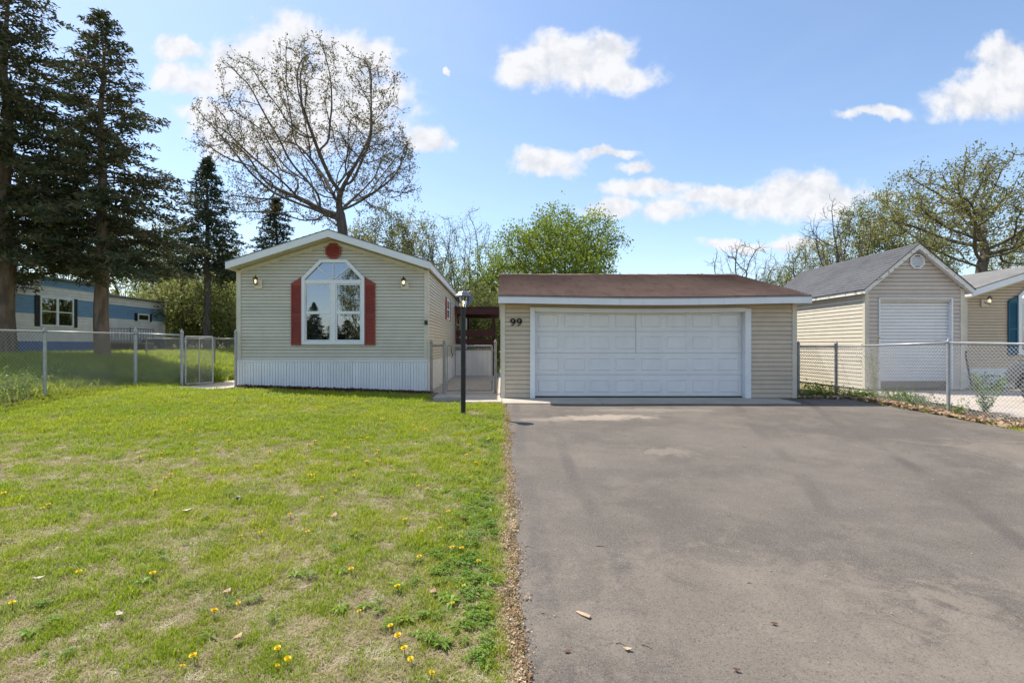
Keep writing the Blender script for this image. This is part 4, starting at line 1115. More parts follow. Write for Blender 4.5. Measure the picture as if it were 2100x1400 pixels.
# right fence: from the garage corner, then towards the street
rt = [(wx(1637, 12.6), 12.6, wz(711, 12.6), 2), (wx(1714.5, 12.9), 12.9, wz(711, 12.9), 2)]
fence('chain_link_fence', 'short chain link span between the garage corner and the shed', rt, M_GALVD)
rt = [(wx(1714.5, 12.9) + .03, 12.87, wz(711, 12.9), 0), (wx(1945, 9.75), 9.75, wz(702.5, 9.75), 1), (8.75, 6.9, 1.24, 1), (8.95, 4.0, 1.1, 1)]
fence('chain_link_fence', 'chain link fence between the two driveways on the right', rt, M_GALV)

# ------------------------------------------------------------------ lamp post
LX, LY = ground_at(950, 851)
lz = g(LX, LY); s_ = LY / F; lt = wz(632, LY)
LP = thing('lamp_post', (LX, LY, lz), 'black lamp post with lit lantern on the front lawn', 'lamp')
MB().lathe([(.046, -.15), (.046, lt - lz - .02), (.044, lt - lz)], (LX, LY, lz), 20).build('post', M_BLACK, LP, smooth=False)
b = MB(); b.lathe([(.05, 0), (.05, .03), (.03, .04), (.03, .06)], (LX, LY, lt - .03), 16); b.tube([(LX, LY - .043, lt - .14), (LX, LY - .056, lt - .14)], .012, 8); b.build('collar', M_BLACK, LP)
zb_, ztp = wz(630.5, LY), wz(606.5, LY)
la = MB(); la.lathe([(.03, 0), (.06, .012), (.07, .03), (.072, .035)], (LX, LY, zb_ - .03), 6, .4)
for k in range(6):
    t = .4 + k * math.pi / 3; la.bar((LX + .070 * math.cos(t), LY + .070 * math.sin(t), zb_), (LX + .118 * math.cos(t), LY + .118 * math.sin(t), ztp), .012)
la.build('lantern_frame', M_BLACK, LP)
MB().lathe([(.118, 0), (.150, -.014), (.153, .0), (.125, .028), (.105, .055), (.085, .072), (.030, .088), (.022, .10), (.012, .105), (.016, .118), (0, .125)], (LX, LY, ztp), 6, .4).build('lantern_roof', M_PEWTER, LP)
MB().lathe([(.066, .003), (.112, ztp - zb_ - .005)], (LX, LY, zb_), 6, .4).build('lantern_glass', M_LGLASS, LP)
MB().lathe([(.012, 0), (.012, .05), (.024, .08), (.026, .10), (.018, .125), (.0, .135)], (LX, LY, zb_), 12).build('bulb', M_BULB, LP, smooth=True)

# ------------------------------------------------------------------ roofed deck and dish behind the gate
D = thing('covered_deck', (-.9, 22, g(-.9, 22)), 'dark red roofed deck on white skirting behind the garage gate', 'deck')
dy = 21.0; dx0, dx1 = -1.86, wx(1011, dy); gd = g(-1, dy)
nb = 7
for k in range(nb):
    a = dx0 + (dx1 - dx0) * k / nb; MB().box(a, a + (dx1 - dx0) / nb - .006, dy, dy + .03, gd - .05, 1.05).build('skirting_panel', M_SKIRT, D)
MB().box(dx0, dx1 + .03, dy - .03, 24, 1.052, 1.10).build('deck_floor', M_WOOD, D)
for x in (dx0 + .32, dx1 + .0):
    for y in (dy + .05, 23.9): MB().box(x - .05, x + .05, y - .05, y + .05, gd, 2.52).build('post', M_DKRED, D)
for (a, c) in ((1.30, 1.52), (1.62, 1.88)): MB().box(dx0, dx1 + .06, dy - .02, dy + .015, a, c).build('rail_board', M_DKRED, D)
MB().box(dx1 + .055, dx1 + .10, dy + .05, 24, 1.62, 1.88).build('rail_board', M_DKRED, D)
MB().box(dx0, wx(1024, 20.6), 20.6, 20.66, 2.50, 2.76).build('roof_beam', M_DKRED, D)
MB().prism([(dx0, 20.55, 2.765), (dx0, 24.6, 2.90), (dx0, 24.6, 2.95), (dx0, 20.55, 2.81)], (wx(1024, 20.6) - dx0, 0, 0)).build('deck_roof', M_DKRED, D)
for k in range(4): MB().box(dx0, wx(1022, 20.6), 21.4 + k, 21.45 + k, 2.55, 2.76).build('rafter', M_DKRED, D)
SD = thing('satellite_dish', (-1.42, 21.0, 2.78), 'grey satellite dish on the deck roof behind the lamp', 'dish')
c = Vector((wx(958, 21), 21.0, wz(609, 21)))
b = MB(); n = 18; ax = Vector((.62, -.70, .35)).normalized(); e1 = ax.orthogonal().normalized(); e2 = ax.cross(e1)
vs = [c - ax * .06]; fs = []
for j in (1, 2, 3):
    for k in range(n): t = 2 * math.pi * k / n; r = .28 * j / 3; vs.append(c + (e1 * math.cos(t) + e2 * math.sin(t)) * r + ax * (-.06 + .08 * (j / 3) ** 2))
for k in range(n):
    k2 = (k + 1) % n; fs.append((0, 1 + k, 1 + k2))
    for j in range(2): fs.append((1 + j * n + k, 1 + (j + 1) * n + k, 1 + (j + 1) * n + k2, 1 + j * n + k2))
b.add(vs, fs); b.build('reflector', M_PEWTER, SD, smooth=True)
b = MB(); b.tube([(c.x, 21.05, 2.78), (c.x, 21.05, c.z), c - ax * .05], .022, 6); b.tube([c - e2 * .25, c + ax * .3 - e2 * .1], .012, 5); b.build('mast', M_GALVD, SD)
MB().lathe([(.03, -.04), (.04, .02), (0, .05)], tuple(c + ax * .3 - e2 * .1), 8).build('receiver', M_PEWTER, SD)

# ------------------------------------------------------------------ trees
def grow(seed, base, trunk, attr, step, infl, kill, iters, gn=.18, trop=.0):
    rng = np.random.default_rng(seed)
    pos = [np.array(base, float)]; par = [-1]
    for p in trunk: pos.append(np.array(p, float)); par.append(len(pos) - 2)
    # resample the trunk
    P = [pos[0]]; Q = [-1]
    for a, b in zip(pos[:-1], pos[1:]):
        n = max(1, int(np.linalg.norm(b - a) / step))
        for k in range(1, n + 1): P.append(a + (b - a) * k / n + rng.normal(0, step * .06, 3)); Q.append(len(P) - 2)
    pos = np.array(P); par = list(Q); attr = np.array(attr)
    ND = np.full(len(attr), 1e9); NI = np.zeros(len(attr), int)
    def upd(i0, arr):
        nonlocal ND, NI
        d = np.linalg.norm(attr[:, None, :] - arr[None, :, :], axis=2); j = d.argmin(1); m = d[np.arange(len(attr)), j]
        t = m < ND; ND = np.where(t, m, ND); NI = np.where(t, j + i0, NI)
    upd(0, pos); kids = {}
    for it in range(iters):
        m = ND < infl
        if not m.any():
            infl *= 1.4
            if infl > 40: break
            continue
        idx = NI[m]; dv = attr[m] - pos[idx]; dv /= np.linalg.norm(dv, axis=1)[:, None] + 1e-9
        ui, inv = np.unique(idx, return_inverse=True); acc = np.zeros((len(ui), 3)); np.add.at(acc, inv, dv)
        acc += rng.normal(0, gn, acc.shape); acc[:, 2] += trop
        acc /= np.linalg.norm(acc, axis=1)[:, None] + 1e-9
        new = []; 
        for i, d in zip(ui, acc):
            ks = kids.setdefault(int(i), [])
            if any(np.dot(k, d) > .9 for k in ks) or len(ks) > 3: continue
            ks.append(d); new.append((int(i), pos[i] + d * step))
        if not new:
            # drop the attractors nobody can reach
            drop = m; keep = ~drop; attr = attr[keep]; ND = ND[keep]; NI = NI[keep]
            if len(attr) == 0: break
            continue
        i0 = len(pos); arr = np.array([q for _, q in new]); pos = np.vstack([pos, arr]); par += [i for i, _ in new]
        upd(i0, arr)
        keep = ND > kill; attr = attr[keep]; ND = ND[keep]; NI = NI[keep]
        if len(attr) == 0: break
    return pos, np.array(par)

def radii(par, rtip, ex=2.35):
    n = len(par); a = np.zeros(n)
    for i in range(n - 1, 0, -1):
        if a[i] == 0: a[i] = rtip ** ex
        a[par[i]] += a[i]
    return a ** (1 / ex)

def skeleton_mesh(b, pos, par, rad, big=8):
    n = len(par); ch = [[] for _ in range(n)]
    for i in range(1, n): ch[par[i]].append(i)
    main = [max(c, key=lambda k: rad[k]) if c else -1 for c in ch]
    starts = [(0, None)] + [(k, i) for i in range(n) for k in ch[i] if k != main[i]]
    for s, p in starts:
        path = [] if p is None else [p]; rr = [] if p is None else [min(rad[p], rad[s] * 1.25)]
        k = s
        while k != -1: path.append(k); rr.append(rad[k]); k = main[k]
        if len(path) < 2: continue
        pp = [pos[k] for k in path]
        # one smoothing pass
        sm = [pp[0]] + [pp[i] * .5 + (pp[i - 1] + pp[i + 1]) * .25 for i in range(1, len(pp) - 1)] + [pp[-1]]
        r0 = max(rr); b.tube(sm, rr, 8 if r0 > .08 else (5 if r0 > .03 else 3), cap=False)
    return [i for i in range(n) if not ch[i]]

def leaf_quads(b, pts, n, spread, size, rng, asp=.55, up=0.0):
    """n diamond leaves about each point"""
    P = np.repeat(np.asarray(pts), n, axis=0); m = len(P)
    if m == 0: return
    P = P + rng.normal(0, spread, (m, 3))
    d = rng.normal(0, 1, (m, 3)); d[:, 2] += up; d /= np.linalg.norm(d, axis=1)[:, None]
    e = np.cross(d, rng.normal(0, 1, (m, 3))); e /= np.linalg.norm(e, axis=1)[:, None] + 1e-9
    s = size * rng.uniform(.6, 1.35, (m, 1))
    V = np.stack([P, P + d * s * .5 + e * s * asp * .5, P + d * s, P + d * s * .5 - e * s * asp * .5], axis=1).reshape(-1, 3)
    base = len(b.v); b.v += V.tolist()
    b.f += [(base + 4 * k, base + 4 * k + 1, base + 4 * k + 2, base + 4 * k + 3) for k in range(m)]

def ell(rng, n, c, r, zmin=-9, shell=0.0):
    out = []
    while len(out) < n:
        p = rng.uniform(-1, 1, 3); q = np.linalg.norm(p)
        if q > 1 or q < shell * rng.uniform(0, 1): continue
        w = np.array(c) + p * np.array(r)
        if w[2] < zmin: continue
        out.append(w)
    return out

def clumps(rng, n, per, c, r, rc, shell=.45, zmin=-99):
    out = []
    for q in ell(rng, n, c, r, zmin, shell):
        s = rc * rng.uniform(.65, 1.35); out += ell(rng, int(per * (s / rc) ** 2), q, (s * 1.25, s * 1.25, s * .75))
    return out

def decid(name, label, base, trunk, attr, seed, mb, ml, step=.3, infl=2.2, kill=.5, iters=140, rtip=.012, ex=2.35, twigs=2, twl=.4, leaves=4, lsize=.1, lspread=.1, gn=.18, cat='tree', group=None, trop=0.0, dens=None):
    rng = np.random.default_rng(seed + 100)
    pos, par = grow(seed, (0, 0, -.3), trunk, attr, step, infl, kill, iters, gn, trop)
    rad = radii(par, rtip, ex); tb = MB(); tips = skeleton_mesh(tb, pos, par, rad)
    thin = [i for i in range(1, len(par)) if rad[i] < rtip * 2.6]
    ends = []
    for i in thin:
        for _ in range(twigs):
            if rng.random() > .8: continue
            d = pos[i] - pos[par[i]]; d = d / (np.linalg.norm(d) + 1e-9) + rng.normal(0, .75, 3); d /= np.linalg.norm(d)
            L = twl * rng.uniform(.4, 1.2); m = pos[i] + d * L * .5 + rng.normal(0, L * .08, 3); e = pos[i] + d * L + np.array([0, 0, L * .12])
            tb.tube([pos[i], m, e], [rtip * .75, rtip * .6, rtip * .45], 3, cap=False); ends += [m, e]
    T = thing(name, base, label, cat, group)
    off = Vector(base)
    tb.v = [(p[0] + off.x, p[1] + off.y, p[2] + off.z) for p in tb.v]
    tr = tb.build('trunk', mb, T, smooth=True, origin=base)
    if leaves:
        cb = MB(); E = np.array(ends)
        if dens is not None: E = E[rng.random(len(E)) < dens]
        leaf_quads(cb, E, leaves, lspread, lsize, rng)
        cb.v = [(p[0] + off.x, p[1] + off.y, p[2] + off.z) for p in cb.v]
        cb.build('crown', ml, T, origin=base)
    return T

# the great bare oak behind the home
Yo = 37.0; ox = wx(701, Yo); oz = g(ox, Yo)
rng = np.random.default_rng(5)
def O(px, py): return (wx(px, Yo) - ox, wz(py, Yo) - oz)
cO = O(648, 280)
at_ = clumps(rng, 52, 34, (cO[0], 0, cO[1]), (7.0, 6.2, 5.9), 1.5, .5) + ell(rng, 350, (cO[0], 0, cO[1]), (7.6, 6.6, 6.3))
c2_ = O(565, 385); at_ += clumps(rng, 11, 32, (c2_[0], 0, c2_[1]), (4.2, 4.0, 2.2), 1.3, .3); c3_ = O(780, 370); at_ += clumps(rng, 8, 30, (c3_[0], 0, c3_[1]), (2.4, 3.6, 2.3), 1.2, .3)
c4_ = O(650, 440); at_ += clumps(rng, 4, 26, (c4_[0], 0, c4_[1]), (3.2, 2.0, .9), .9, .2)
t1 = O(702, 480); t2 = O(696, 430)
decid('oak_tree', 'huge bare oak tree just leafing out behind the cream home', (ox, Yo, oz), [(0.1, 0, 4), (t1[0], .1, t1[1]), (t2[0], .1, t2[1])], at_, 11, M_BARKO, M_OAKLEAF,
      step=.33, infl=4.5, kill=.60, iters=170, rtip=.017, ex=2.12, twigs=2, twl=.55, leaves=3, lsize=.14, lspread=.08, gn=.62)

# the oak at the right edge
Yq = 27.0; qx = wx(2012, Yq); qz = g(qx, Yq); rng = np.random.default_rng(8)
def Q(px, py): return (wx(px, Yq) - qx, wz(py, Yq) - qz)
cQ = Q(2010, 425); at_ = clumps(rng, 40, 30, (cQ[0], 0, cQ[1]), (4.2, 4.0, 3.0), .95, .4); cQ2 = Q(1905, 440); at_ += clumps(rng, 12, 28, (cQ2[0], 0, cQ2[1]), (2.0, 2.4, 2.2), .85, .2); cQ3 = Q(2130, 500); at_ += clumps(rng, 8, 30, (cQ3[0], 0, cQ3[1]), (3, 3, 1.8), .9, .2)
p1 = Q(2012, 548); p2 = Q(2026, 520); p3 = Q(2020, 500)
decid('oak_tree', 'crooked olive leafed oak tree behind the tan home', (qx, Yq, qz), [(0.0, 0, 2.5), (p1[0], 0, p1[1]), (p2[0], .1, p2[1]), (p3[0], .1, p3[1])], at_, 21, M_BARKO, M_OLIVE,
      step=.26, infl=3.4, kill=.44, iters=160, rtip=.017, ex=2.2, twigs=2, twl=.4, leaves=4, lsize=.125, lspread=.13, gn=.45)

# the fresh green tree over the garage
Yt = 35.0; tx = wx(1150, Yt); tz = g(tx, Yt); rng = np.random.default_rng(9)
def T_(px, py): return (wx(px, Yt) - tx, wz(py, Yt) - tz)
a1 = T_(1160, 520); at_ = clumps(rng, 40, 30, (a1[0], 0, a1[1]), (4.1, 3.8, 2.9), .95, .15); a2 = T_(1215, 545); at_ += clumps(rng, 20, 30, (a2[0], 0, a2[1]), (2.4, 2.8, 3.1), .9, .2); a3 = T_(1075, 555); at_ += clumps(rng, 14, 28, (a3[0], 0, a3[1]), (2.2, 2.8, 2.5), .85, .2)
decid('maple_tree', 'round fresh green tree rising behind the garage roof', (tx, Yt, tz), [(0.1, 0, 1.5), (.2, 0, 3)], at_, 31, M_BARKO, M_SPRING,
      step=.3, infl=2.4, kill=.48, iters=120, rtip=.014, twigs=3, twl=.5, leaves=6, lsize=.165, lspread=.2, gn=.2, trop=.25)

# budding woodland trees: two kinds, then copies
def upright(seed, name, label, base, H, rx, mb, ml, leaves, lsize, group, stems=1, n=520, **kw):
    rng = np.random.default_rng(seed); at_ = ell(rng, n, (0, 0, H * .62), (rx, rx, H * .40), shell=.2)
    return decid(name, label, base, [(.05, 0, H * .12), (.1, .05, H * .2)], at_, seed, mb, ml, step=.32, infl=2.6, kill=.5, iters=110, rtip=.014, twigs=2, twl=.5, leaves=leaves, lsize=lsize, lspread=.16, gn=.14, trop=.55, group=group, **kw)
GB = 'budding trees of the wood behind the lots'
def gp(px, Y): x = wx(px, Y); return (x, Y, g(x, Y))
A = upright(41, 'woodland_tree', 'pale budding tree rising over the right roof slope of the cream home', gp(790, 40), 11.6, 2.6, M_BARKG, M_BUD, 8, .15, GB)
Bt = upright(43, 'woodland_tree', 'thin nearly bare tree behind the lamp post', gp(965, 41), 11.9, 2.3, M_BARKG, M_BUD, 2, .11, GB, n=420)
Ct = upright(45, 'woodland_tree', 'yellow green tree left of the round green tree', gp(1020, 38), 8.6, 2.6, M_BARKG, M_SPRING, 6, .15, GB)
for (src, px, Y, sc, rz_, lab) in (
        (A, 850, 43, 1.02, 1.2, 'pale budding tree over the eave of the cream home'), (Bt, 905, 42, .98, 2.0, 'slender bare topped tree left of the lamp post'),
        (A, 735, 45, .95, 2.4, 'pale budding tree directly right of the great oak trunk'), (Ct, 930, 46, 1.0, 1.0, 'yellow green tree low between the home and the garage'),
        (Ct, 1000, 44, .82, 3.0, 'small yellow green tree against the garage roof edge'), (Ct, 1290, 46, .62, .6, 'small green tree at the right foot of the round green tree'),
        (A, 1425, 46, .58, .4, 'short budding tree left of the gnarled dead tree'), (A, 1480, 48, .56, 3.4, 'short budding tree behind the gnarled dead tree'), (A, 1590, 44, .66, 4.1, 'short budding tree right of the gnarled dead tree'),
        (A, 1660, 40, .80, 5.0, 'budding tree behind the far end of the shed roof'), (A, 1765, 36, .95, 1.9, 'budding tree behind the middle of the shed roof'), (A, 1835, 34, 1.02, .9, 'budding tree left of the crooked oak'),
        (A, 1900, 40, .85, 2.9, 'budding tree behind the shed gable'), (A, 2075, 40, .85, 3.9, 'budding tree behind the crooked oak'),
        (A, 462, 44, .80, 2.2, 'budding tree beside the left eave of the cream home'), (Ct, 385, 45, .85, 4.0, 'yellow green tree behind the blue home corner'), (A, 330, 40, .85, 5.2, 'budding tree seen between the left conifers'),
        (A, 250, 42, .9, .3, 'budding tree behind the middle conifer trunk'), (A, 130, 40, .9, 3.0, 'budding tree behind the blue home'), (Ct, 490, 44, .85, 1.0, 'yellow green tree behind the left roof slope of the cream home'),
        (Ct, 620, 48, .7, 2.0, 'yellow green tree at the foot of the great oak'), (A, 560, 46, .78, .3, 'budding tree between the small conifer and the great oak')):
    copy_tree(src, gp(px, Y), lab, rz_, sc)
# dead trees on the right
rng = np.random.default_rng(12); b0 = gp(1525, 30); at_ = ell(rng, 260, (0, 0, 5.4), (2.1, 1.8, 2.0))
decid('dead_tree', 'gnarled leafless dead tree above the right end of the garage roof', b0, [(.1, 0, 2), (0, 0, 3.2)], at_, 51, M_BARKG, None, step=.22, infl=2.2, kill=.34, rtip=.013, twigs=2, twl=.4, leaves=0, gn=.5, ex=2.15)
rng = np.random.default_rng(13); b0 = gp(1735, 33); at_ = ell(rng, 200, (-.7, 0, 7.6), (2.3, 2.0, 3.0))
decid('dead_tree', 'tall leafless tree with upright limbs behind the shed roof', b0, [(.1, 0, 2), (0, 0, 3.2)], at_, 53, M_BARKG, None, step=.3, infl=3, kill=.5, rtip=.014, twigs=2, twl=.5, leaves=0, gn=.3, ex=2.15, trop=.7)
rng = np.random.default_rng(14); b0 = gp(1668, 31); at_ = ell(rng, 90, (-1.2, 0, 5.2), (1.5, 1.4, 2.1))
decid('dead_tree', 'small leaning leafless tree at the far end of the shed roof', b0, [(.1, 0, 1.6), (-.1, 0, 2.6)], at_, 54, M_BARKG, None, step=.28, infl=3, kill=.4, rtip=.014, twigs=2, twl=.5, leaves=0, gn=.3, ex=2.15)

# conifers
def conifer(name, label, base, H, h0, prof, seed, mb, mn, r0, nb, spray, ns, group=None, droop=.35, dens=1.0, rise=.25):
    rng = np.random.default_rng(seed); off = Vector(base); tb = MB(); cb = MB()
    n = 24; path = [(off.x + .06 * math.sin(i * .7 + seed) * (i / n), off.y + .05 * math.cos(i * .9), off.z - .3 + (H + .3) * i / n) for i in range(n + 1)]
    rr = [max(.012, r0 * (1 - i / n) ** .85 * (1.25 if i == 0 else 1)) for i in range(n + 1)]
    tb.tube(path, rr, 10, cap=False)
    for k in range(nb):
        t = (k + rng.random()) / nb; z = h0 + (H - h0) * t ** 1.0; L = prof(z / H) * rng.uniform(.65, 1.12)
        if L < .12: L = .12
        az = k * 2.39996 + rng.normal(0, .35); d = np.array([math.cos(az), math.sin(az), 0]); side = np.array([-d[1], d[0], 0])
        m = max(4, int(L / .22)); pts = []
        i_tr = min(n, z / H * n); c0 = np.array([off.x, off.y, off.z])
        lift = rise * (z / H) ; dr = droop * (1 - .6 * z / H) * rng.uniform(.6, 1.3)
        for i in range(m + 1):
            s = i / m; pts.append(c0 + np.array([0, 0, z]) + d * L * s + np.array([0, 0, L * (lift * s - dr * s * s * (1 - .35 * s))]) + side * L * .05 * math.sin(4 * s + k))
        rb = max(.008, .013 * L + .004)
        tb.tube(pts, [rb * (1 - .8 * i / m) for i in range(m + 1)], 4, cap=False)
        # branchlets
        P = []; D = []
        for i in range(1, m + 1):
            s = i / m
            if s < .18 and L > 1: continue
            w = L * .34 * (1 - s * .75) * rng.uniform(.6, 1.2) + .08
            for sg in (-1, 1):
                if rng.random() > .93 * dens: continue
                dirv = d * .75 + side * sg * rng.uniform(.6, 1.1) + np.array([0, 0, rng.normal(-.12, .18)]); dirv /= np.linalg.norm(dirv)
                q = max(2, int(w / (spray * .42)))
                for j in range(q):
                    f = (j + .5) / q; P.append(pts[i] + dirv * w * f + np.array([0, 0, -.18 * w * f * f])); D.append(dirv)
            P.append(pts[i]); D.append(d)
        P = np.array(P); D = np.array(D); P = np.repeat(P, ns, 0); D = np.repeat(D, ns, 0); M_ = len(P)
        P = P + rng.normal(0, spray * .28, (M_, 3)); D = D + rng.normal(0, .55, (M_, 3)); D /= np.linalg.norm(D, axis=1)[:, None]
        E = np.cross(D, rng.normal(0, 1, (M_, 3))); E /= np.linalg.norm(E, axis=1)[:, None] + 1e-9; S = spray * rng.uniform(.55, 1.25, (M_, 1))
        V = np.stack([P - D * S * .35, P + E * S * .16, P + D * S * .65, P - E * S * .16], axis=1).reshape(-1, 3); bs = len(cb.v); cb.v += V.tolist(); cb.f += [(bs + 4 * q, bs + 4 * q + 1, bs + 4 * q + 2, bs + 4 * q + 3) for q in range(M_)]
    Tn = thing(name, base, label, 'tree', group); tb.build('trunk', mb, Tn, smooth=True, origin=base); cb.build('crown', mn, Tn, origin=base); return Tn
c1 = gp(12, 17.3); conifer('conifer_tree', 'tall brown trunked conifer at the left edge', c1, 13.6, 3.3, lambda f: 4.3 * (1 - f) ** .6 + .15 if f > .2 else 3.9, 61, M_BARKC, M_NEEDLE, .30, 180, .19, 3, droop=.42, rise=.2)
c2 = gp(209, 17.6); conifer('conifer_tree', 'tall pointed conifer in front of the blue home', c2, wz(28, 17.6) - c2[2], 3.0, lambda f: (3.9 * (1 - f) ** .72 + .1), 63, M_BARKC, M_NEEDLE, .25, 180, .18, 3, droop=.40, rise=.3)
c3 = gp(425, 29); CF3 = conifer('spruce_tree', 'dark spruce beside the left eave of the cream home', c3, wz(325, 29) - c3[2], 4.3, lambda f: 3.9 * (1 - f) ** .85 + .1, 65, M_BARKO, M_NEEDLE2, .26, 130, .24, 3, droop=.3, rise=.1)
copy_tree(CF3, gp(566, 40), 'small far spruce left of the great oak', 1.0, (1.15, 1.15, 1.06))
copy_tree(CF3, gp(345, 40), 'slim spruce behind the corner of the blue home', 2.0, (.55, .55, .75))
# trees across the road, seen in the window panes
copy_tree(CF3, (-20.6, -30, g(0, -24) - .1), 'dark spruce across the road mirrored in the left window pane', 1.3, .60)
copy_tree(A, (-15.4, -30, g(0, -24) - .1), 'budding tree across the road mirrored in the right window pane', 2.3, 1.0)
for k in range(15): copy_tree(CF3, (-32 + 1.7 * k + (k % 2) * .4, -33 - (k % 3), g(0, -24) - .9), 'low dark spruce in the row across the road mirrored in the window', k * 1.1, (.95, .95, .46 + .03 * (k % 3)))['group'] = 'spruces across the road'

# woodland shrubs
rng = np.random.default_rng(33); at_ = ell(rng, 220, (0, 0, 1.9), (1.9, 1.6, 1.7))
SHR = decid('shrub', 'yellow green undergrowth shrub at the wood edge', gp(470, 30), [(.02, 0, .3)], at_, 71, M_BARKG, M_BUSH, step=.25, infl=2, kill=.4, rtip=.010, twigs=3, twl=.35, leaves=4, lsize=.13, lspread=.16, gn=.2, cat='shrub', group='shrubs at the wood edge')
rs = random.Random(4)
for (px, Y) in [(350, 31), (385, 33), (345, 33), (375, 30.5), (410, 31), (440, 31.5), (465, 33), (500, 38), (540, 42), (300, 36), (420, 34), (445, 35), (400, 38), (365, 36), (485, 36), (330, 35), (520, 40), (940, 30), (955, 33), (975, 36), (990, 31), (1005, 34), (1030, 38), (965, 40), (1080, 40), (1160, 42), (1240, 41), (1320, 44),
                (1400, 46), (1470, 44), (1550, 46), (1630, 43), (1700, 42), (1780, 40), (1860, 42), (1940, 38), (2020, 37), (2090, 36), (650, 44), (740, 44), (820, 42), (880, 40)]:
    copy_tree(SHR, gp(px, Y), None, rs.uniform(0, 6), rs.uniform(1.0, 1.7))
# a far mass of wood that closes the view
rng = np.random.default_rng(77); wb = MB(); pts = []
for k in range(3800):
    x = rng.uniform(-75, 85); y = rng.uniform(52, 70); hh = 5.0 + 1.9 * fbm(x, y, .12, 2.0) + 1.6 * rng.random()
    pts.append((x, y, g(x, y) + rng.uniform(0, max(.6, hh))))
leaf_quads(wb, np.array(pts), 14, .55, .42, rng, .7)
for k in range(260):
    x = rng.uniform(-75, 85); y = rng.uniform(52, 68); wb.tube([(x, y, 0), (x + rng.normal(0, .3), y, 3), (x + rng.normal(0, .5), y, 5.5)], [.09, .06, .02], 4, cap=False)
wb.build('far_wood', M_BUSH, origin=(0, 60, 0), tags=dict(label='hazy yellow green wood closing the view behind the lots', cat='wood', kind='stuff'))

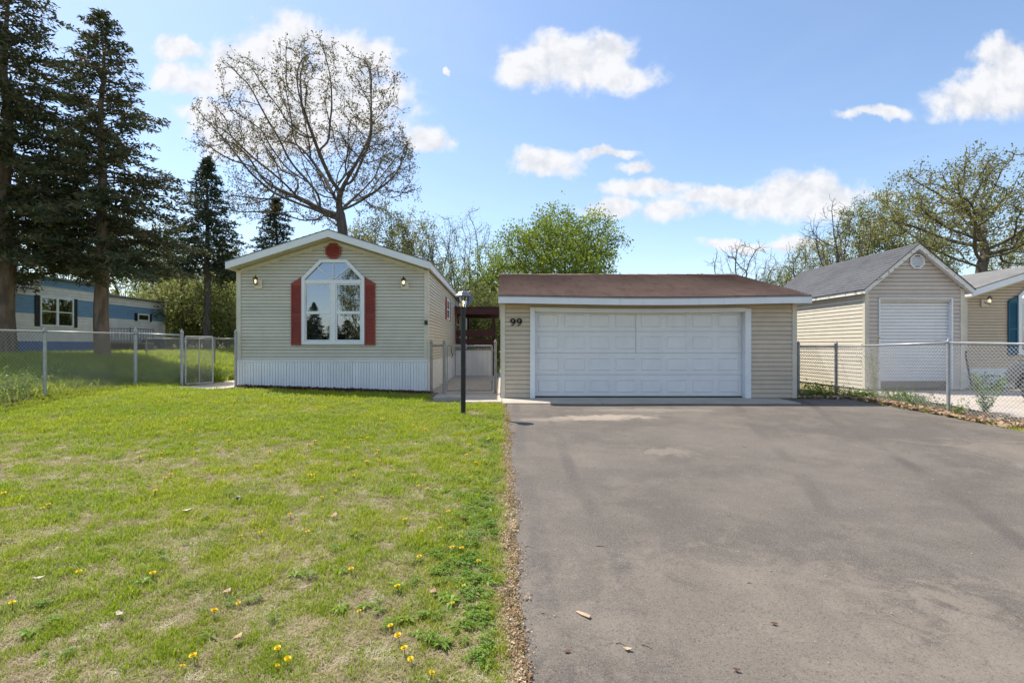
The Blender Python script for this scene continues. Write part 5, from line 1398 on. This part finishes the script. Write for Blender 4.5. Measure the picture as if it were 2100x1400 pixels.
# ------------------------------------------------------------------ parked car at the right edge
def car():
    cx0 = 10.86; yf = 11.25                      # left flank, front end (nose away from the street)
    C = thing('parked_car', (cx0 + .9, yf - 2.2, g(cx0 + .9, 9)), 'grey parked car on the neighbouring concrete drive at the right edge', 'car')
    z0 = g(cx0, 10) + .02; W = 1.8; Lc = 4.5
    # sections along the length, measured from the nose: (y, half-width factor, sill z, belt z, roof half-width factor, top z)
    secs = [(0.0, .74, .36, .66, .62, .72), (.12, .90, .26, .80, .74, .86), (.45, .98, .20, .92, .82, .99), (1.1, 1, .19, .98, .84, 1.06), (1.55, 1, .19, 1.0, .80, 1.16), (2.15, 1, .19, 1.01, .68, 1.52), (2.9, 1, .19, 1.02, .68, 1.56), (3.7, 1, .20, 1.03, .70, 1.45), (4.2, .96, .24, 1.02, .74, 1.12), (4.42, .88, .32, .96, .70, 1.02), (4.5, .80, .42, .86, .66, .92)]
    rows = []
    for (y, w, zs_, zb, rw, zt) in secs:
        hw_ = W / 2; xm = cx0 + hw_
        prof = [(-.88 * w, zs_), (-1.0 * w, zs_ + .14), (-1.02 * w, (zs_ + zb) / 2), (-.98 * w, zb - .05), (-.93 * w, zb), (-rw * w * .98, zt - .05), (-rw * w * .86, zt), (0, zt + .02)]
        prof = prof + [(-a, c) for a, c in prof[-2::-1]]
        rows.append([(xm + a * hw_, yf - y, z0 + c) for a, c in prof])
    n = len(rows[0]); b = MB(); vs = sum(rows, []); fs = [(j * n + i, j * n + i + 1, (j + 1) * n + i + 1, (j + 1) * n + i) for j in range(len(rows) - 1) for i in range(n - 1)]
    fs += [tuple(range(n)), tuple(range((len(rows)) * n - 1, (len(rows) - 1) * n - 1, -1))]; fs += [(j * n, (j + 1) * n, (j + 1) * n + n - 1, j * n + n - 1) for j in range(len(rows) - 1)]
    b.add(vs, fs); body = b.build('body', M_CARP, C, smooth=True)
    m = body.modifiers.new('sub', 'SUBSURF'); m.levels = 2; m.render_levels = 2
    # glasshouse
    for (sx, nm) in ((-1, 'side_window'), (1, 'side_window')):
        xm = cx0 + W / 2; b = MB()
        b.add([(xm + sx * (.93 * .9) , yf - 1.75, z0 + 1.03), (xm + sx * .93 * .9, yf - 3.9, z0 + 1.05), (xm + sx * .64 * .9 + sx * .03, yf - 3.55, z0 + 1.44), (xm + sx * .64 * .9 + sx * .03, yf - 2.25, z0 + 1.47)], [(0, 1, 2, 3) if sx < 0 else (3, 2, 1, 0)]); b.build(nm, M_GLASS, C)
    for y in (.85, 3.55):
        for s in (-1, 1):
            xw = cx0 + W / 2 + s * (W / 2 - .10); rw_ = .33; zc = z0 + rw_ - .01
            ty = MB(); prof = [(rw_ * .62, -.10), (rw_ * .93, -.105), (rw_, -.07), (rw_, .07), (rw_ * .93, .105), (rw_ * .62, .10)]
            def ring(prof, n=24):
                vs = [(xw + a, yf - y + r_ * math.cos(2 * math.pi * k / n), zc + r_ * math.sin(2 * math.pi * k / n)) for (r_, a) in prof for k in range(n)]
                fs = [(i * n + k, i * n + (k + 1) % n, (i + 1) * n + (k + 1) % n, (i + 1) * n + k) for i in range(len(prof) - 1) for k in range(n)]
                return vs, fs
            w_ = MB().add(*ring([(.0, -.09), (rw_ * .5, -.08), (rw_ * .64, -.085), (rw_ * .64, .085), (rw_ * .5, .08), (0, .09)])).build('wheel', M_GALV, C)
            ty.add(*ring(prof)); ty.build('tyre', M_RUB, w_, smooth=True)
            # dark wheel arch
            ar = MB(); n = 16; R1, R2 = rw_ + .015, rw_ + .085; xx = cx0 + W / 2 + s * (W / 2 + .02)
            vs = [(xx, yf - y + r_ * math.cos(math.pi * k / n), zc + r_ * math.sin(math.pi * k / n)) for r_ in (R1, R2) for k in range(n + 1)] + [(xx - s * .25, yf - y + R1 * math.cos(math.pi * k / n), zc + R1 * math.sin(math.pi * k / n)) for k in range(n + 1)]
            ar.add(vs, [(k, k + 1, n + 2 + k, n + 1 + k) for k in range(n)] + [(k, 2 * n + 2 + k, 2 * n + 3 + k, k + 1) for k in range(n)]); ar.build('wheel_arch', M_BLACK, C)
    for s in (-1, 1):
        xm = cx0 + W / 2; hl = MB(); x0_, x1_ = xm + s * .56, xm + s * .80
        hl.prism([(x0_, yf - .06, z0 + .70), (x1_, yf - .34, z0 + .74), (x1_, yf - .48, z0 + .92), (x0_, yf - .16, z0 + .86)], (0, .05, .0)); hl.build('headlight', M_LGLASS, C)
        MB().prism([(x1_ - s * .02, yf - .27, z0 + .77), (x1_ + s * .012, yf - .33, z0 + .78), (x1_ + s * .012, yf - .36, z0 + .83), (x1_ - s * .02, yf - .30, z0 + .82)], (0, .03, 0)).build('turn_signal', M_AMBER, C)
    mm = MB(); xm = cx0 - .06; mm.box(xm - .1, xm + .1, yf - 1.95, yf - 1.83, z0 + 1.02, z0 + 1.15); mm.build('mirror', M_CARP, C, bevel=.03)
    return C
car()

# ------------------------------------------------------------------ rusty pole leaning by the shed
px0 = (wx(1994, 13.9), 13.9, g(12.8, 13.9) - .02); px1 = (wx(1979, 14.45), 14.45, wz(722, 14.4))
b = MB(); b.tube([px0, px1], .022, 8); b.tube([(px1[0] - .03, px1[1], px1[2] - .05), (px1[0] + .04, px1[1], px1[2] + .02)], .03, 6)
b.build('iron_bar', M_RUST, tags=dict(label='rusty iron bar leaning on the tan home beside the shed', cat='bar'))

# ------------------------------------------------------------------ plants: weeds by the fences
def weed(name, label, base, H, n, seed, cat='weed', group=None, mat=None, lsize=.05, spread=.14):
    rng = np.random.default_rng(seed); o = np.array(base); sb = MB(); pts = []
    for k in range(n):
        a = rng.uniform(0, 6.28); L = H * rng.uniform(.55, 1.1); d = np.array([math.cos(a) * spread * rng.uniform(.3, 1.6), math.sin(a) * spread * rng.uniform(.3, 1.6), L])
        P = [o + d * t + np.array([0, 0, -.02]) + d * np.array([1, 1, 0]) * t * t * .6 for t in (0, .35, .7, 1)]
        sb.tube(P, [.004, .0035, .0025, .0015], 3, cap=False)
        for t in np.linspace(.12, 1, max(5, int(L / .045))): pts.append(o + d * t + d * np.array([1, 1, 0]) * t * t * .6 + rng.normal(0, .018, 3))
    T = thing(name, tuple(base), label, cat, group); sb.build('stem', M_WEED, T, origin=tuple(base)); cb = MB(); leaf_quads(cb, np.array(pts), 3, .025, lsize, rng, .45, .3); cb.build('foliage', mat or M_WEED, T, origin=tuple(base)); return T
W1 = weed('weed_plant', 'tall leafy weed behind the right fence near the grey car', (wx(2020, 9.6), 9.6, g(9.0, 9.6)), .68, 16, 1)
weed('weed_plant', 'straggly yellowish sapling before the shed corner', (wx(1795, 12.7), 12.7, g(9.2, 12.7)), 1.5, 7, 2, mat=M_BUD, spread=.22)
weed('weed_plant', 'low weed at the foot of the middle right fence post', (wx(1960, 9.6), 9.6, g(8.6, 9.6)), .26, 12, 3)
weed('fern', 'dark green fern at the white skirting of the tan home', (wx(2042, 14.2), 14.2, g(14, 14.2)), .42, 9, 4, cat='fern', mat=M_CLOVER, lsize=.09, spread=.22)
weed('weed_plant', 'bushy yellow green weed by the tan home skirting', (wx(2005, 13.8), 13.8, g(13, 13.8)), .4, 14, 5, mat=M_BUD)
weed('weed_plant', 'bright weed climbing the left fence before the pointed conifer', (wx(226, 13.0), 13.0, g(-10, 13.0)), .78, 9, 6, spread=.07)
rs = random.Random(8); GW = 'weeds along the fences'; k = 0
spots = [(wx(px, Y), Y) for px, Y in ((1650, 12.3), (1672, 12.45), (1695, 12.3), (1735, 12.3), (1755, 12.1), (1780, 11.9), (1800, 11.6), (1835, 11.2), (1850, 11.0), (1870, 10.8), (1880, 10.6), (1905, 10.3))]
proto = None
for (x, y) in spots:
    if proto is None: proto = weed('weed_plant', 'low weed in the leaf litter along the right fence', (x, y, g(x, y)), .20, 16, 9, group=GW, spread=.12)
    else: copy_tree(proto, (x, y, g(x, y)), None, rs.uniform(0, 6), rs.uniform(.7, 1.5))
proto2 = None
for k in range(60):
    t = rs.random(); x = -9.5 + rs.uniform(-1.6, -.05); y = 8.6 + 4.6 * t
    if k > 44: x = rs.uniform(-9.4, -7.9); y = 13.15 + rs.random() * 1.4
    if proto2 is None: proto2 = weed('weed_plant', 'green weed growing against the left chain link fence', (x, y, g(x, y)), .34, 18, 12, group='weeds at the left fence', spread=.2)
    else: copy_tree(proto2, (x, y, g(x, y)), None, rs.uniform(0, 6), rs.uniform(.6, 1.4))

# ------------------------------------------------------------------ leaf litter, mulch
def litter(name, label, pts, n, size, mat, seed, flat=.35, cat='leaves', asp=.7, lift=.004):
    rng = np.random.default_rng(seed); b = MB()
    P = []
    for (x, y, s) in pts:
        for _ in range(n):
            a, c = x + rng.normal(0, s), y + rng.normal(0, s); P.append((a, c, g(a, c) + lift + abs(rng.normal(0, .012))))
    P = np.array(P); m = len(P); d = rng.normal(0, 1, (m, 3)); d[:, 2] *= flat; d /= np.linalg.norm(d, axis=1)[:, None]
    e = np.cross(d, np.stack([rng.normal(0, flat, m), rng.normal(0, flat, m), np.ones(m)], 1)); e /= np.linalg.norm(e, axis=1)[:, None]
    S = size * rng.uniform(.4, 1.3, (m, 1)); up = np.array([0, 0, 1.0]) * S * .22
    V = np.stack([P - d * S * .5, P - e * S * asp * .5 + up, P + d * S * .5 + up * .4, P + e * S * asp * .5 + up], 1).reshape(-1, 3)
    b.v = V.tolist(); b.f = sum([[(4 * k, 4 * k + 1, 4 * k + 2), (4 * k, 4 * k + 2, 4 * k + 3)] for k in range(m)], [])
    return tag(b.build(name, mat), label, cat, None, 'stuff')
rs = random.Random(3)
edge = []
for k in range(420):
    y = 1.8 + 10.0 * (k / 420) ; e = drive_right(y) + .12
    edge.append((e + rs.uniform(-.05, .55) * (1 if y < 11 else .5), y, .06))
for k in range(60): edge.append((7.0 + rs.random() * 1.6, 11.95 + rs.random() * .6, .09))
litter('leaf_litter', 'dry brown leaves drifted along the right fence', edge, 11, .095, M_DRYLEAF, 5, .5, lift=.02)
edge = []
for k in range(520):
    y = 1.6 + 9.2 * (k / 520) ** 1.4; edge.append((drive_left(y) - .045 + rs.gauss(0, .03 + .02 * fbm(1, y, 1.7, 2)) - .06 * max(0, fbm(0, y, .8, 7)), y, .025))
litter('edge_litter', 'dry chips and dead grass along the lawn edge of the driveway', edge, 22, .017, M_DRYLEAF, 6, .6)
mul = [(u(487) + .2 + (u(877) - u(487) - .1) * rs.random(), Yh - .05 - rs.random() * .46, .04) for k in range(640)]
litter('mulch', 'dark brown mulch strip below the white skirting of the cream home', mul, 11, .055, M_MULCH, 7, .8, 'mulch', lift=.05)
lf_ = [(-9.35 + .5 * sstep(10, 12.6, y) + rs.gauss(0, .22), y, .06) for y in [7 + 6 * k / 260 for k in range(260)]]
litter('leaf_litter', 'dark dead leaves and twigs under the left fence', lf_, 9, .07, M_MULCH, 8, .9)

# ------------------------------------------------------------------ lawn grass (instanced tufts), dead grass, clover
def tuft(name, n, hgt, spread, width, seed, mat, lean=.5, flat=False):
    rng = random.Random(seed); b = MB()
    for k in range(n):
        a = rng.uniform(0, 6.283); r = spread * math.sqrt(rng.random()); x, y = r * math.cos(a), r * math.sin(a)
        da = rng.uniform(0, 6.283); H = hgt * rng.uniform(.5, 1.2); ln = lean * rng.uniform(.2, 1.3) * H; w = width * rng.uniform(.7, 1.2)
        dx, dy = math.cos(da), math.sin(da); sx, sy = -dy * w / 2, dx * w / 2
        if flat: H *= .25; ln = hgt
        p1 = (x + dx * ln * .35, y + dy * ln * .35, H * .6); p2 = (x + dx * ln, y + dy * ln, H)
        b.add([(x - sx, y - sy, -.01), (x + sx, y + sy, -.01), (p1[0] + sx * .8, p1[1] + sy * .8, p1[2]), (p1[0] - sx * .8, p1[1] - sy * .8, p1[2]), p2], [(0, 1, 2, 3), (3, 2, 4)])
    me = bpy.data.meshes.new(name); me.from_pydata(b.v, [], b.f); me.materials.append(mat)
    return bpy.data.objects.new(name, me)
def clover(name, n, seed, mat, r=.05, hgt=.035, ls=.012):
    rng = random.Random(seed); b = MB()
    for k in range(n):
        a = rng.uniform(0, 6.283); rr = r * math.sqrt(rng.random()); x, y, z = rr * math.cos(a), rr * math.sin(a), hgt * rng.uniform(.4, 1.1); t0 = rng.random() * 6
        for q in range(3):
            t = t0 + q * 2.094; c, s = math.cos(t), math.sin(t); L = ls * rng.uniform(.8, 1.3)
            b.add([(x, y, z), (x + L * (c * .7 - s * .45), y + L * (s * .7 + c * .45), z + .004), (x + L * c * 1.2, y + L * s * 1.2, z + .002), (x + L * (c * .7 + s * .45), y + L * (s * .7 - c * .45), z + .004)], [(0, 3, 2, 1)])
    me = bpy.data.meshes.new(name); me.from_pydata(b.v, [], b.f); me.materials.append(mat)
    return bpy.data.objects.new(name, me)
def rosette(name, n, seed, mat, L0=.09):
    rng = random.Random(seed); b = MB()
    for k in range(n):
        t = 6.283 * k / n + rng.uniform(-.2, .2); L = L0 * rng.uniform(.6, 1.1); c, s = math.cos(t), math.sin(t); w = L * .16
        b.add([(0, 0, .005), (c * L * .5 - s * w, s * L * .5 + c * w, .022), (c * L, s * L, .012), (c * L * .5 + s * w, s * L * .5 - c * w, .022)], [(0, 3, 2, 1)])
    me = bpy.data.meshes.new(name); me.from_pydata(b.v, [], b.f); me.materials.append(mat)
    return bpy.data.objects.new(name, me)

def scatter(name, label, cat, P, rot, scl, idx, protos):
    me = bpy.data.meshes.new(name); me.from_pydata(P, [], [])
    a = me.attributes.new('rot', 'FLOAT_VECTOR', 'POINT'); a.data.foreach_set('vector', np.array(rot, dtype=np.float32).ravel())
    a = me.attributes.new('scl', 'FLOAT', 'POINT'); a.data.foreach_set('value', np.array(scl, dtype=np.float32))
    a = me.attributes.new('idx', 'INT', 'POINT'); a.data.foreach_set('value', np.array(idx, dtype=np.int32))
    ob = bpy.data.objects.new(name, me); COL.objects.link(ob)
    ng = bpy.data.node_groups.new(name, 'GeometryNodeTree'); ng.interface.new_socket('Geometry', in_out='INPUT', socket_type='NodeSocketGeometry'); ng.interface.new_socket('Geometry', in_out='OUTPUT', socket_type='NodeSocketGeometry')
    N = ng.nodes; L = ng.links; gi = N.new('NodeGroupInput'); go = N.new('NodeGroupOutput'); ins = N.new('GeometryNodeInstanceOnPoints'); g2i = N.new('GeometryNodeGeometryToInstance')
    for p in reversed(protos):
        oi = N.new('GeometryNodeObjectInfo'); oi.inputs['Object'].default_value = p; oi.inputs['As Instance'].default_value = True; L.new(oi.outputs['Geometry'], g2i.inputs[0])
    def attr(n_, t): q = N.new('GeometryNodeInputNamedAttribute'); q.data_type = t; q.inputs['Name'].default_value = n_; return q.outputs['Attribute']
    L.new(gi.outputs[0], ins.inputs['Points']); L.new(g2i.outputs[0], ins.inputs['Instance']); ins.inputs['Pick Instance'].default_value = True
    L.new(attr('idx', 'INT'), ins.inputs['Instance Index'])
    e2r = N.new('FunctionNodeEulerToRotation'); L.new(attr('rot', 'FLOAT_VECTOR'), e2r.inputs[0]); L.new(e2r.outputs[0], ins.inputs['Rotation'])
    L.new(attr('scl', 'FLOAT'), ins.inputs['Scale']); L.new(ins.outputs[0], go.inputs[0])
    m = ob.modifiers.new('scatter', 'NODES'); m.node_group = ng
    return tag(ob, label, cat, None, 'stuff')

GT = [tuft('grass_tuft', 16, .036, .05, .0040, k, M_GRASS, .75) for k in range(5)]
DT = [tuft('straw_tuft', 14, .05, .055, .0036, 20 + k, M_STRAW, 1.0, True) for k in range(3)]
CT = [clover('clover_patch', 26, 30 + k, M_CLOVER) for k in range(2)] + [rosette('leaf_rosette', 8, 40, M_CLOVER), rosette('leaf_rosette', 6, 41, M_WEED, .11)]
rs = random.Random(17)
def on_lawn(x, y):
    if x > drive_left(y) - .05 - .05 * max(0, fbm(0, y, .8, 7)) and y < 11.1: return False
    if y > 10.95 and x > -1.0: return False
    if y > 11.2 and x > -1.75: return False
    if y > Yh - .62 + .08 * fbm(x, 0, 1.2, 6) and -6.95 < x < -1.7: return False
    if y > 12.3 and x > -8.1 and x < -6.6: return False
    return True
def density(x, y):
    """0 bare .. 1 lush"""
    v = .72 + .42 * fbm(x, y, .55, 4.0) + .65 * fbm(x, y, 3.1, 9.0, 3)
    v += .25 * sstep(6.5, 9.5, y)
    return max(.28, min(1.0, v))
gP, gR, gS, gI = [], [], [], []; dP, dR, dS, dI = [], [], [], []; cP, cR, cS, cI = [], [], [], []
def put(P, Rr, S, I, x, y, sc, i, dz=0.0):
    P.append((x, y, gz(x, y) + dz)); Rr.append((rs.gauss(0, .12), rs.gauss(0, .12), rs.uniform(0, 6.283))); S.append(sc); I.append(i)
for (ya, yb, dg, dd, sc) in ((.4, 1.6, 700, 500, 1.0), (1.6, 3.2, 1550, 1000, .74), (3.2, 5.0, 950, 620, .88), (5.0, 7.5, 540, 320, 1.08), (7.5, 10.5, 330, 130, 1.30), (10.5, 13.3, 260, 60, 1.5)):
    xl = -1.08 * yb - 2.4
    area = (0.15 - xl) * (yb - ya)
    for _ in range(int(area * dg)):
        x = rs.uniform(max(xl, -9.6), .15); y = rs.uniform(ya, yb)
        if x < -1.06 * y - 2.2 or not on_lawn(x, y): continue
        v = density(x, y)
        if rs.random() > v: continue
        put(gP, gR, gS, gI, x, y, sc * (.6 + .6 * v) * rs.choice((.6, .7, .8, .9, 1.0, 1.1, 1.25, 1.5)), rs.randrange(5))
    for _ in range(int(area * dd)):
        x = rs.uniform(max(xl, -9.6), .15); y = rs.uniform(ya, yb)
        if x < -1.06 * y - 2.2 or not on_lawn(x, y): continue
        if rs.random() < density(x, y) - .42: continue
        put(dP, dR, dS, dI, x, y, sc * rs.uniform(.7, 1.3), rs.randrange(3), .004)
for _ in range(950):                               # clover near the drive, rosettes anywhere
    y = 1.7 + 7 * rs.random() ** 1.3; x = -.06 - abs(rs.gauss(0, .30)) if rs.random() < .6 else rs.uniform(-1.05 * y, 0)
    if not on_lawn(x, y): continue
    if fbm(x, y, 1.1, 13.0) < .02 - .3 * sstep(-.6, -.1, x): continue
    if x < -.8 and rs.random() < .6: continue
    put(cP, cR, cS, cI, x, y, rs.uniform(.5, 1.0), rs.choice((0, 1, 0, 1, 2, 3)), .008)
# rougher grass beyond the left fence and between fence and drive on the right
for _ in range(44000):
    if rs.random() < .9: x = rs.uniform(-18.5, -6.9); y = 8.0 + 21 * rs.random() ** 1.3
    else: x = rs.uniform(8.3, 9.2); y = rs.uniform(4, 12.4)
    if x > -9.5 and y < 13.1 and x < 0: continue
    if x < 0 and (x < -1.06 * y - 3 or (y > 12.3 and x > -8.05 and y < 22)): continue
    if x > 0 and rs.random() > .12: continue
    if x < -18.5: continue
    put(gP, gR, gS, gI, x, y, rs.choice((1.6, 2.2, 2.8, 3.6, 4.8, 6.0)) if x < 0 else rs.uniform(.8, 1.6), rs.randrange(5))
scatter('lawn_grass', 'patchy short green lawn grass', 'grass', gP, gR, gS, gI, GT)
scatter('dead_grass', 'straw coloured dead grass between the green tufts of the lawn', 'grass', dP, dR, dS, dI, DT)
scatter('clover', 'clover and weed leaves in the lawn', 'clover', cP, cR, cS, cI, CT)

# ------------------------------------------------------------------ dandelions
def dandelion(loc, sc, lab, group):
    T = thing('dandelion', loc, lab, 'flower', group)
    hgt = .052
    MB().tube([(loc[0], loc[1], loc[2] - .01), (loc[0] + .004, loc[1], loc[2] + hgt * .6), (loc[0], loc[1], loc[2] + hgt)], .0025, 4).build('stem', M_WEED, T, origin=loc)
    b = MB(); rng = random.Random(2)
    for ring, (r, n, up) in enumerate(((.020, 18, .004), (.014, 14, .008), (.008, 9, .011))):
        for k in range(n):
            t = 6.283 * k / n + ring * .3; c, s = math.cos(t), math.sin(t); w = .0042
            b.add([(loc[0], loc[1], loc[2] + hgt), (loc[0] + c * r * .8 - s * w, loc[1] + s * r * .8 + c * w, loc[2] + hgt + up), (loc[0] + c * r, loc[1] + s * r, loc[2] + hgt + up + .001), (loc[0] + c * r * .8 + s * w, loc[1] + s * r * .8 - c * w, loc[2] + hgt + up)], [(0, 3, 2, 1)])
    b.build('flower_head', M_YEL, T, origin=(loc[0], loc[1], loc[2] + hgt))
    return T
dz = [(50, 932), (320, 797), (628, 802), (870, 962), (985, 914), (797, 1151), (737, 1186), (1123, 1181), (1174, 1160), (1143, 1111), (1605, 1014), (1637, 1063), (1690, 1150), (1760, 1215), (1660, 1113), (1633, 860), (1438, 783), (1905, 840), (1862, 912), (1663, 580), (1194, 551), (1264, 622), (1072, 625), (984, 637), (1803, 610), (1725, 622), (1897, 647), (1478, 948), (658, 298), (799, 265), (145, 248), (272, 385), (978, 355), (1370, 450), (1410, 245), (1415, 275), (1360, 297), (1550, 290), (1520, 260), (1478, 240), (1290, 382), (1268, 388), (1615, 362), (1718, 432), (1758, 443), (1670, 502), (1315, 480), (640, 460), (570, 315), (895, 278), (820, 203), (785, 198), (945, 155), (990, 205), (1000, 85), (1135, 160), (1290, 160), (1450, 185), (1570, 155), (1900, 215), (1965, 275), (1730, 200), (1500, 335), (1545, 300), (1290, 250), (1265, 262), (40, 393), (20, 470), (180, 525), (205, 515), (1840, 540), (1895, 697), (1860, 693), (1720, 730), (1955, 745)]
dpts = [ground_at(a / 2, 780 + c / 2 + 8) for a, c in dz]
rs = random.Random(29)
while len(dpts) < 150:
    y = rs.uniform(5.5, 12.5); x = rs.uniform(-.8 * y, 0)
    if on_lawn(x, y): dpts.append((x, y))
GD = 'dandelions in the lawn'; proto = None
for i, (x, y) in enumerate(dpts):
    loc = (x, y, gz(x, y)); s = rs.uniform(.65, 1.15) * (.95 if y < 5 else 1.1)
    if proto is None: proto = dandelion(loc, s, 'yellow dandelion flower open in the front lawn', GD)
    else:
        c = copy_tree(proto, loc, None, rs.uniform(0, 6), s); c.rotation_euler = (rs.gauss(0, .12) + .12, rs.gauss(0, .18), rs.uniform(-.8, .8))

# ------------------------------------------------------------------ small things lying about
def curled_leaf(name, label, px, py, size, mat, seed, cat='leaf'):
    x, y = ground_at(px, py); z = (g(x, y) + .006) if x > drive_left(y) else gz(x, y) + .03
    rng = random.Random(seed); b = MB(); a = rng.uniform(0, 6); n = 7; vs = []
    for i in range(n):
        t = i / (n - 1); w = size * .28 * math.sin(math.pi * (t * .9 + .06)) * (1 + .3 * math.sin(i * 2.4))
        for j, f in enumerate((-1, 0, 1)):
            lx = size * (t - .5); ly = f * w; lz = .25 * size * (abs(f) * .6) * (1 - .5 * t) + .10 * size * (2 * t - 1) ** 2
            vs.append((x + lx * math.cos(a) - ly * math.sin(a), y + lx * math.sin(a) + ly * math.cos(a), z + lz))
    fs = [(3 * i + j, 3 * i + j + 1, 3 * i + j + 4, 3 * i + j + 3) for i in range(n - 1) for j in range(2)]
    b.add(vs, fs); o = b.build(name, mat, smooth=True, tags=dict(label=label, cat=cat)); m = o.modifiers.new('solid', 'SOLIDIFY'); m.thickness = .0015
    return o
curled_leaf('dry_leaf', 'pale folded dry leaf at the lower left of the lawn', 80, 1195, .065, M_FLOWERW, 1)
curled_leaf('dry_leaf', 'narrow whitish dry leaf left of the dandelion pair', 245, 1270, .06, M_FLOWERW, 2)
curled_leaf('dry_leaf', 'brown curled leaf standing beside two near dandelions', 466, 1222, .07, M_DRYLEAF, 3)
curled_leaf('dry_leaf', 'brown curled leaf above the cluster of three dandelions', 488, 1320, .065, M_DRYLEAF, 4)
curled_leaf('dry_leaf', 'whitish leaf in the middle of the lawn', 383, 1055, .075, M_FLOWERW, 5)
curled_leaf('dry_leaf', 'grey leaf right of the middle of the lawn', 685, 1065, .09, M_DRYLEAF, 6)
curled_leaf('dry_leaf', 'dark leaf near the lawn edge halfway up', 950, 1072, .09, M_MULCH, 7)
curled_leaf('dry_leaf', 'brown dry leaf near the lawn edge low down', 888, 1222, .07, M_DRYLEAF, 8)
curled_leaf('dry_leaf', 'small brown leaf with stalk low on the driveway', 1287, 1333, .045, M_DRYLEAF, 9)
curled_leaf('dry_leaf', 'tiny dark leaf at the bottom of the driveway', 1163, 1338, .035, M_MULCH, 10)
curled_leaf('dry_leaf', 'small dark leaf at the bottom right of the driveway', 1510, 1375, .035, M_MULCH, 11)
curled_leaf('dry_leaf', 'small dark leaf at the right of the driveway', 1587, 1280, .035, M_MULCH, 12)
curled_leaf('litter_scrap', 'bluish scrap lying in the middle of the lawn', 488, 1029, .09, M_PEWTER, 13, 'scrap')
# flat chip of bark
x, y = ground_at(1196, 1261); z = g(x, y); b = MB(); a = -.75
pts = [(-.05, -.006), (.0, -.016), (.055, -.018), (.05, .008), (.0, .014), (-.045, .010)]
q = [(x + p * math.cos(a) - r_ * math.sin(a), y + p * math.sin(a) + r_ * math.cos(a), z + .003 + .05 * (p + .05)) for p, r_ in pts]
b.prism(q, (0, 0, .007)); b.build('bark_chip', M_LIGHTWOOD, bevel=.002, tags=dict(label='pale tan wedge of bark low on the driveway', cat='bark'))
def twig(label, px, py, px2, py2, r=.003):
    x, y = ground_at(px, py); x2, y2 = ground_at(px2, py2); xm, ym = (x + x2) / 2, (y + y2) / 2 + .012
    MB().tube([(x, y, g(x, y) + r), (xm, ym, g(xm, ym) + r * 2.2), (x2, y2, g(x2, y2) + r)], [r, r * .9, r * .6], 5).build('twig', M_WOOD, tags=dict(label=label, cat='twig'))
twig('grey twig near the tyre mark on the driveway', 1219, 1121, 1245, 1122)
twig('twig at the lawn edge of the driveway', 1076, 1121, 1094, 1123)
twig('thin twig just above the bark chip', 1110, 1258, 1124, 1262)
twig('reddish twig below and right of the bark chip', 1263, 1319, 1284, 1324)
twig('curved twig beside the small stalked leaf', 1315, 1322, 1338, 1330)
twig('slanting twig in the middle of the driveway', 1300, 1112, 1318, 1117)
twig('short twig on the right half of the driveway', 1533, 1196, 1542, 1197, .004)
twig('tiny far twig on the driveway', 1522, 914, 1531, 917, .006)
rs = random.Random(31); peb = None
for k in range(60):
    y = rs.uniform(2.3, 7.5); x = rs.uniform(.25, min(7.9, 1.0 * y)); s = rs.uniform(.4, 1.1)
    loc = (x, y, g(x, y) + .003)
    if peb is None:
        bb = MB(); bb.lathe([(.002, 0), (.006, .002), (.007, .005), (.004, .008), (0, .009)], loc, 6); peb = bb.build('pebble', M_FLOWERW, origin=loc, tags=dict(label='tiny pale pebble scattered on the driveway', cat='pebble', group='pebbles on the driveway'))
    else:
        c = peb.copy(); COL.objects.link(c); c.location = loc; c.scale = (s, s * rs.uniform(.6, 1), s * .8); c.rotation_euler = (0, 0, rs.uniform(0, 6))
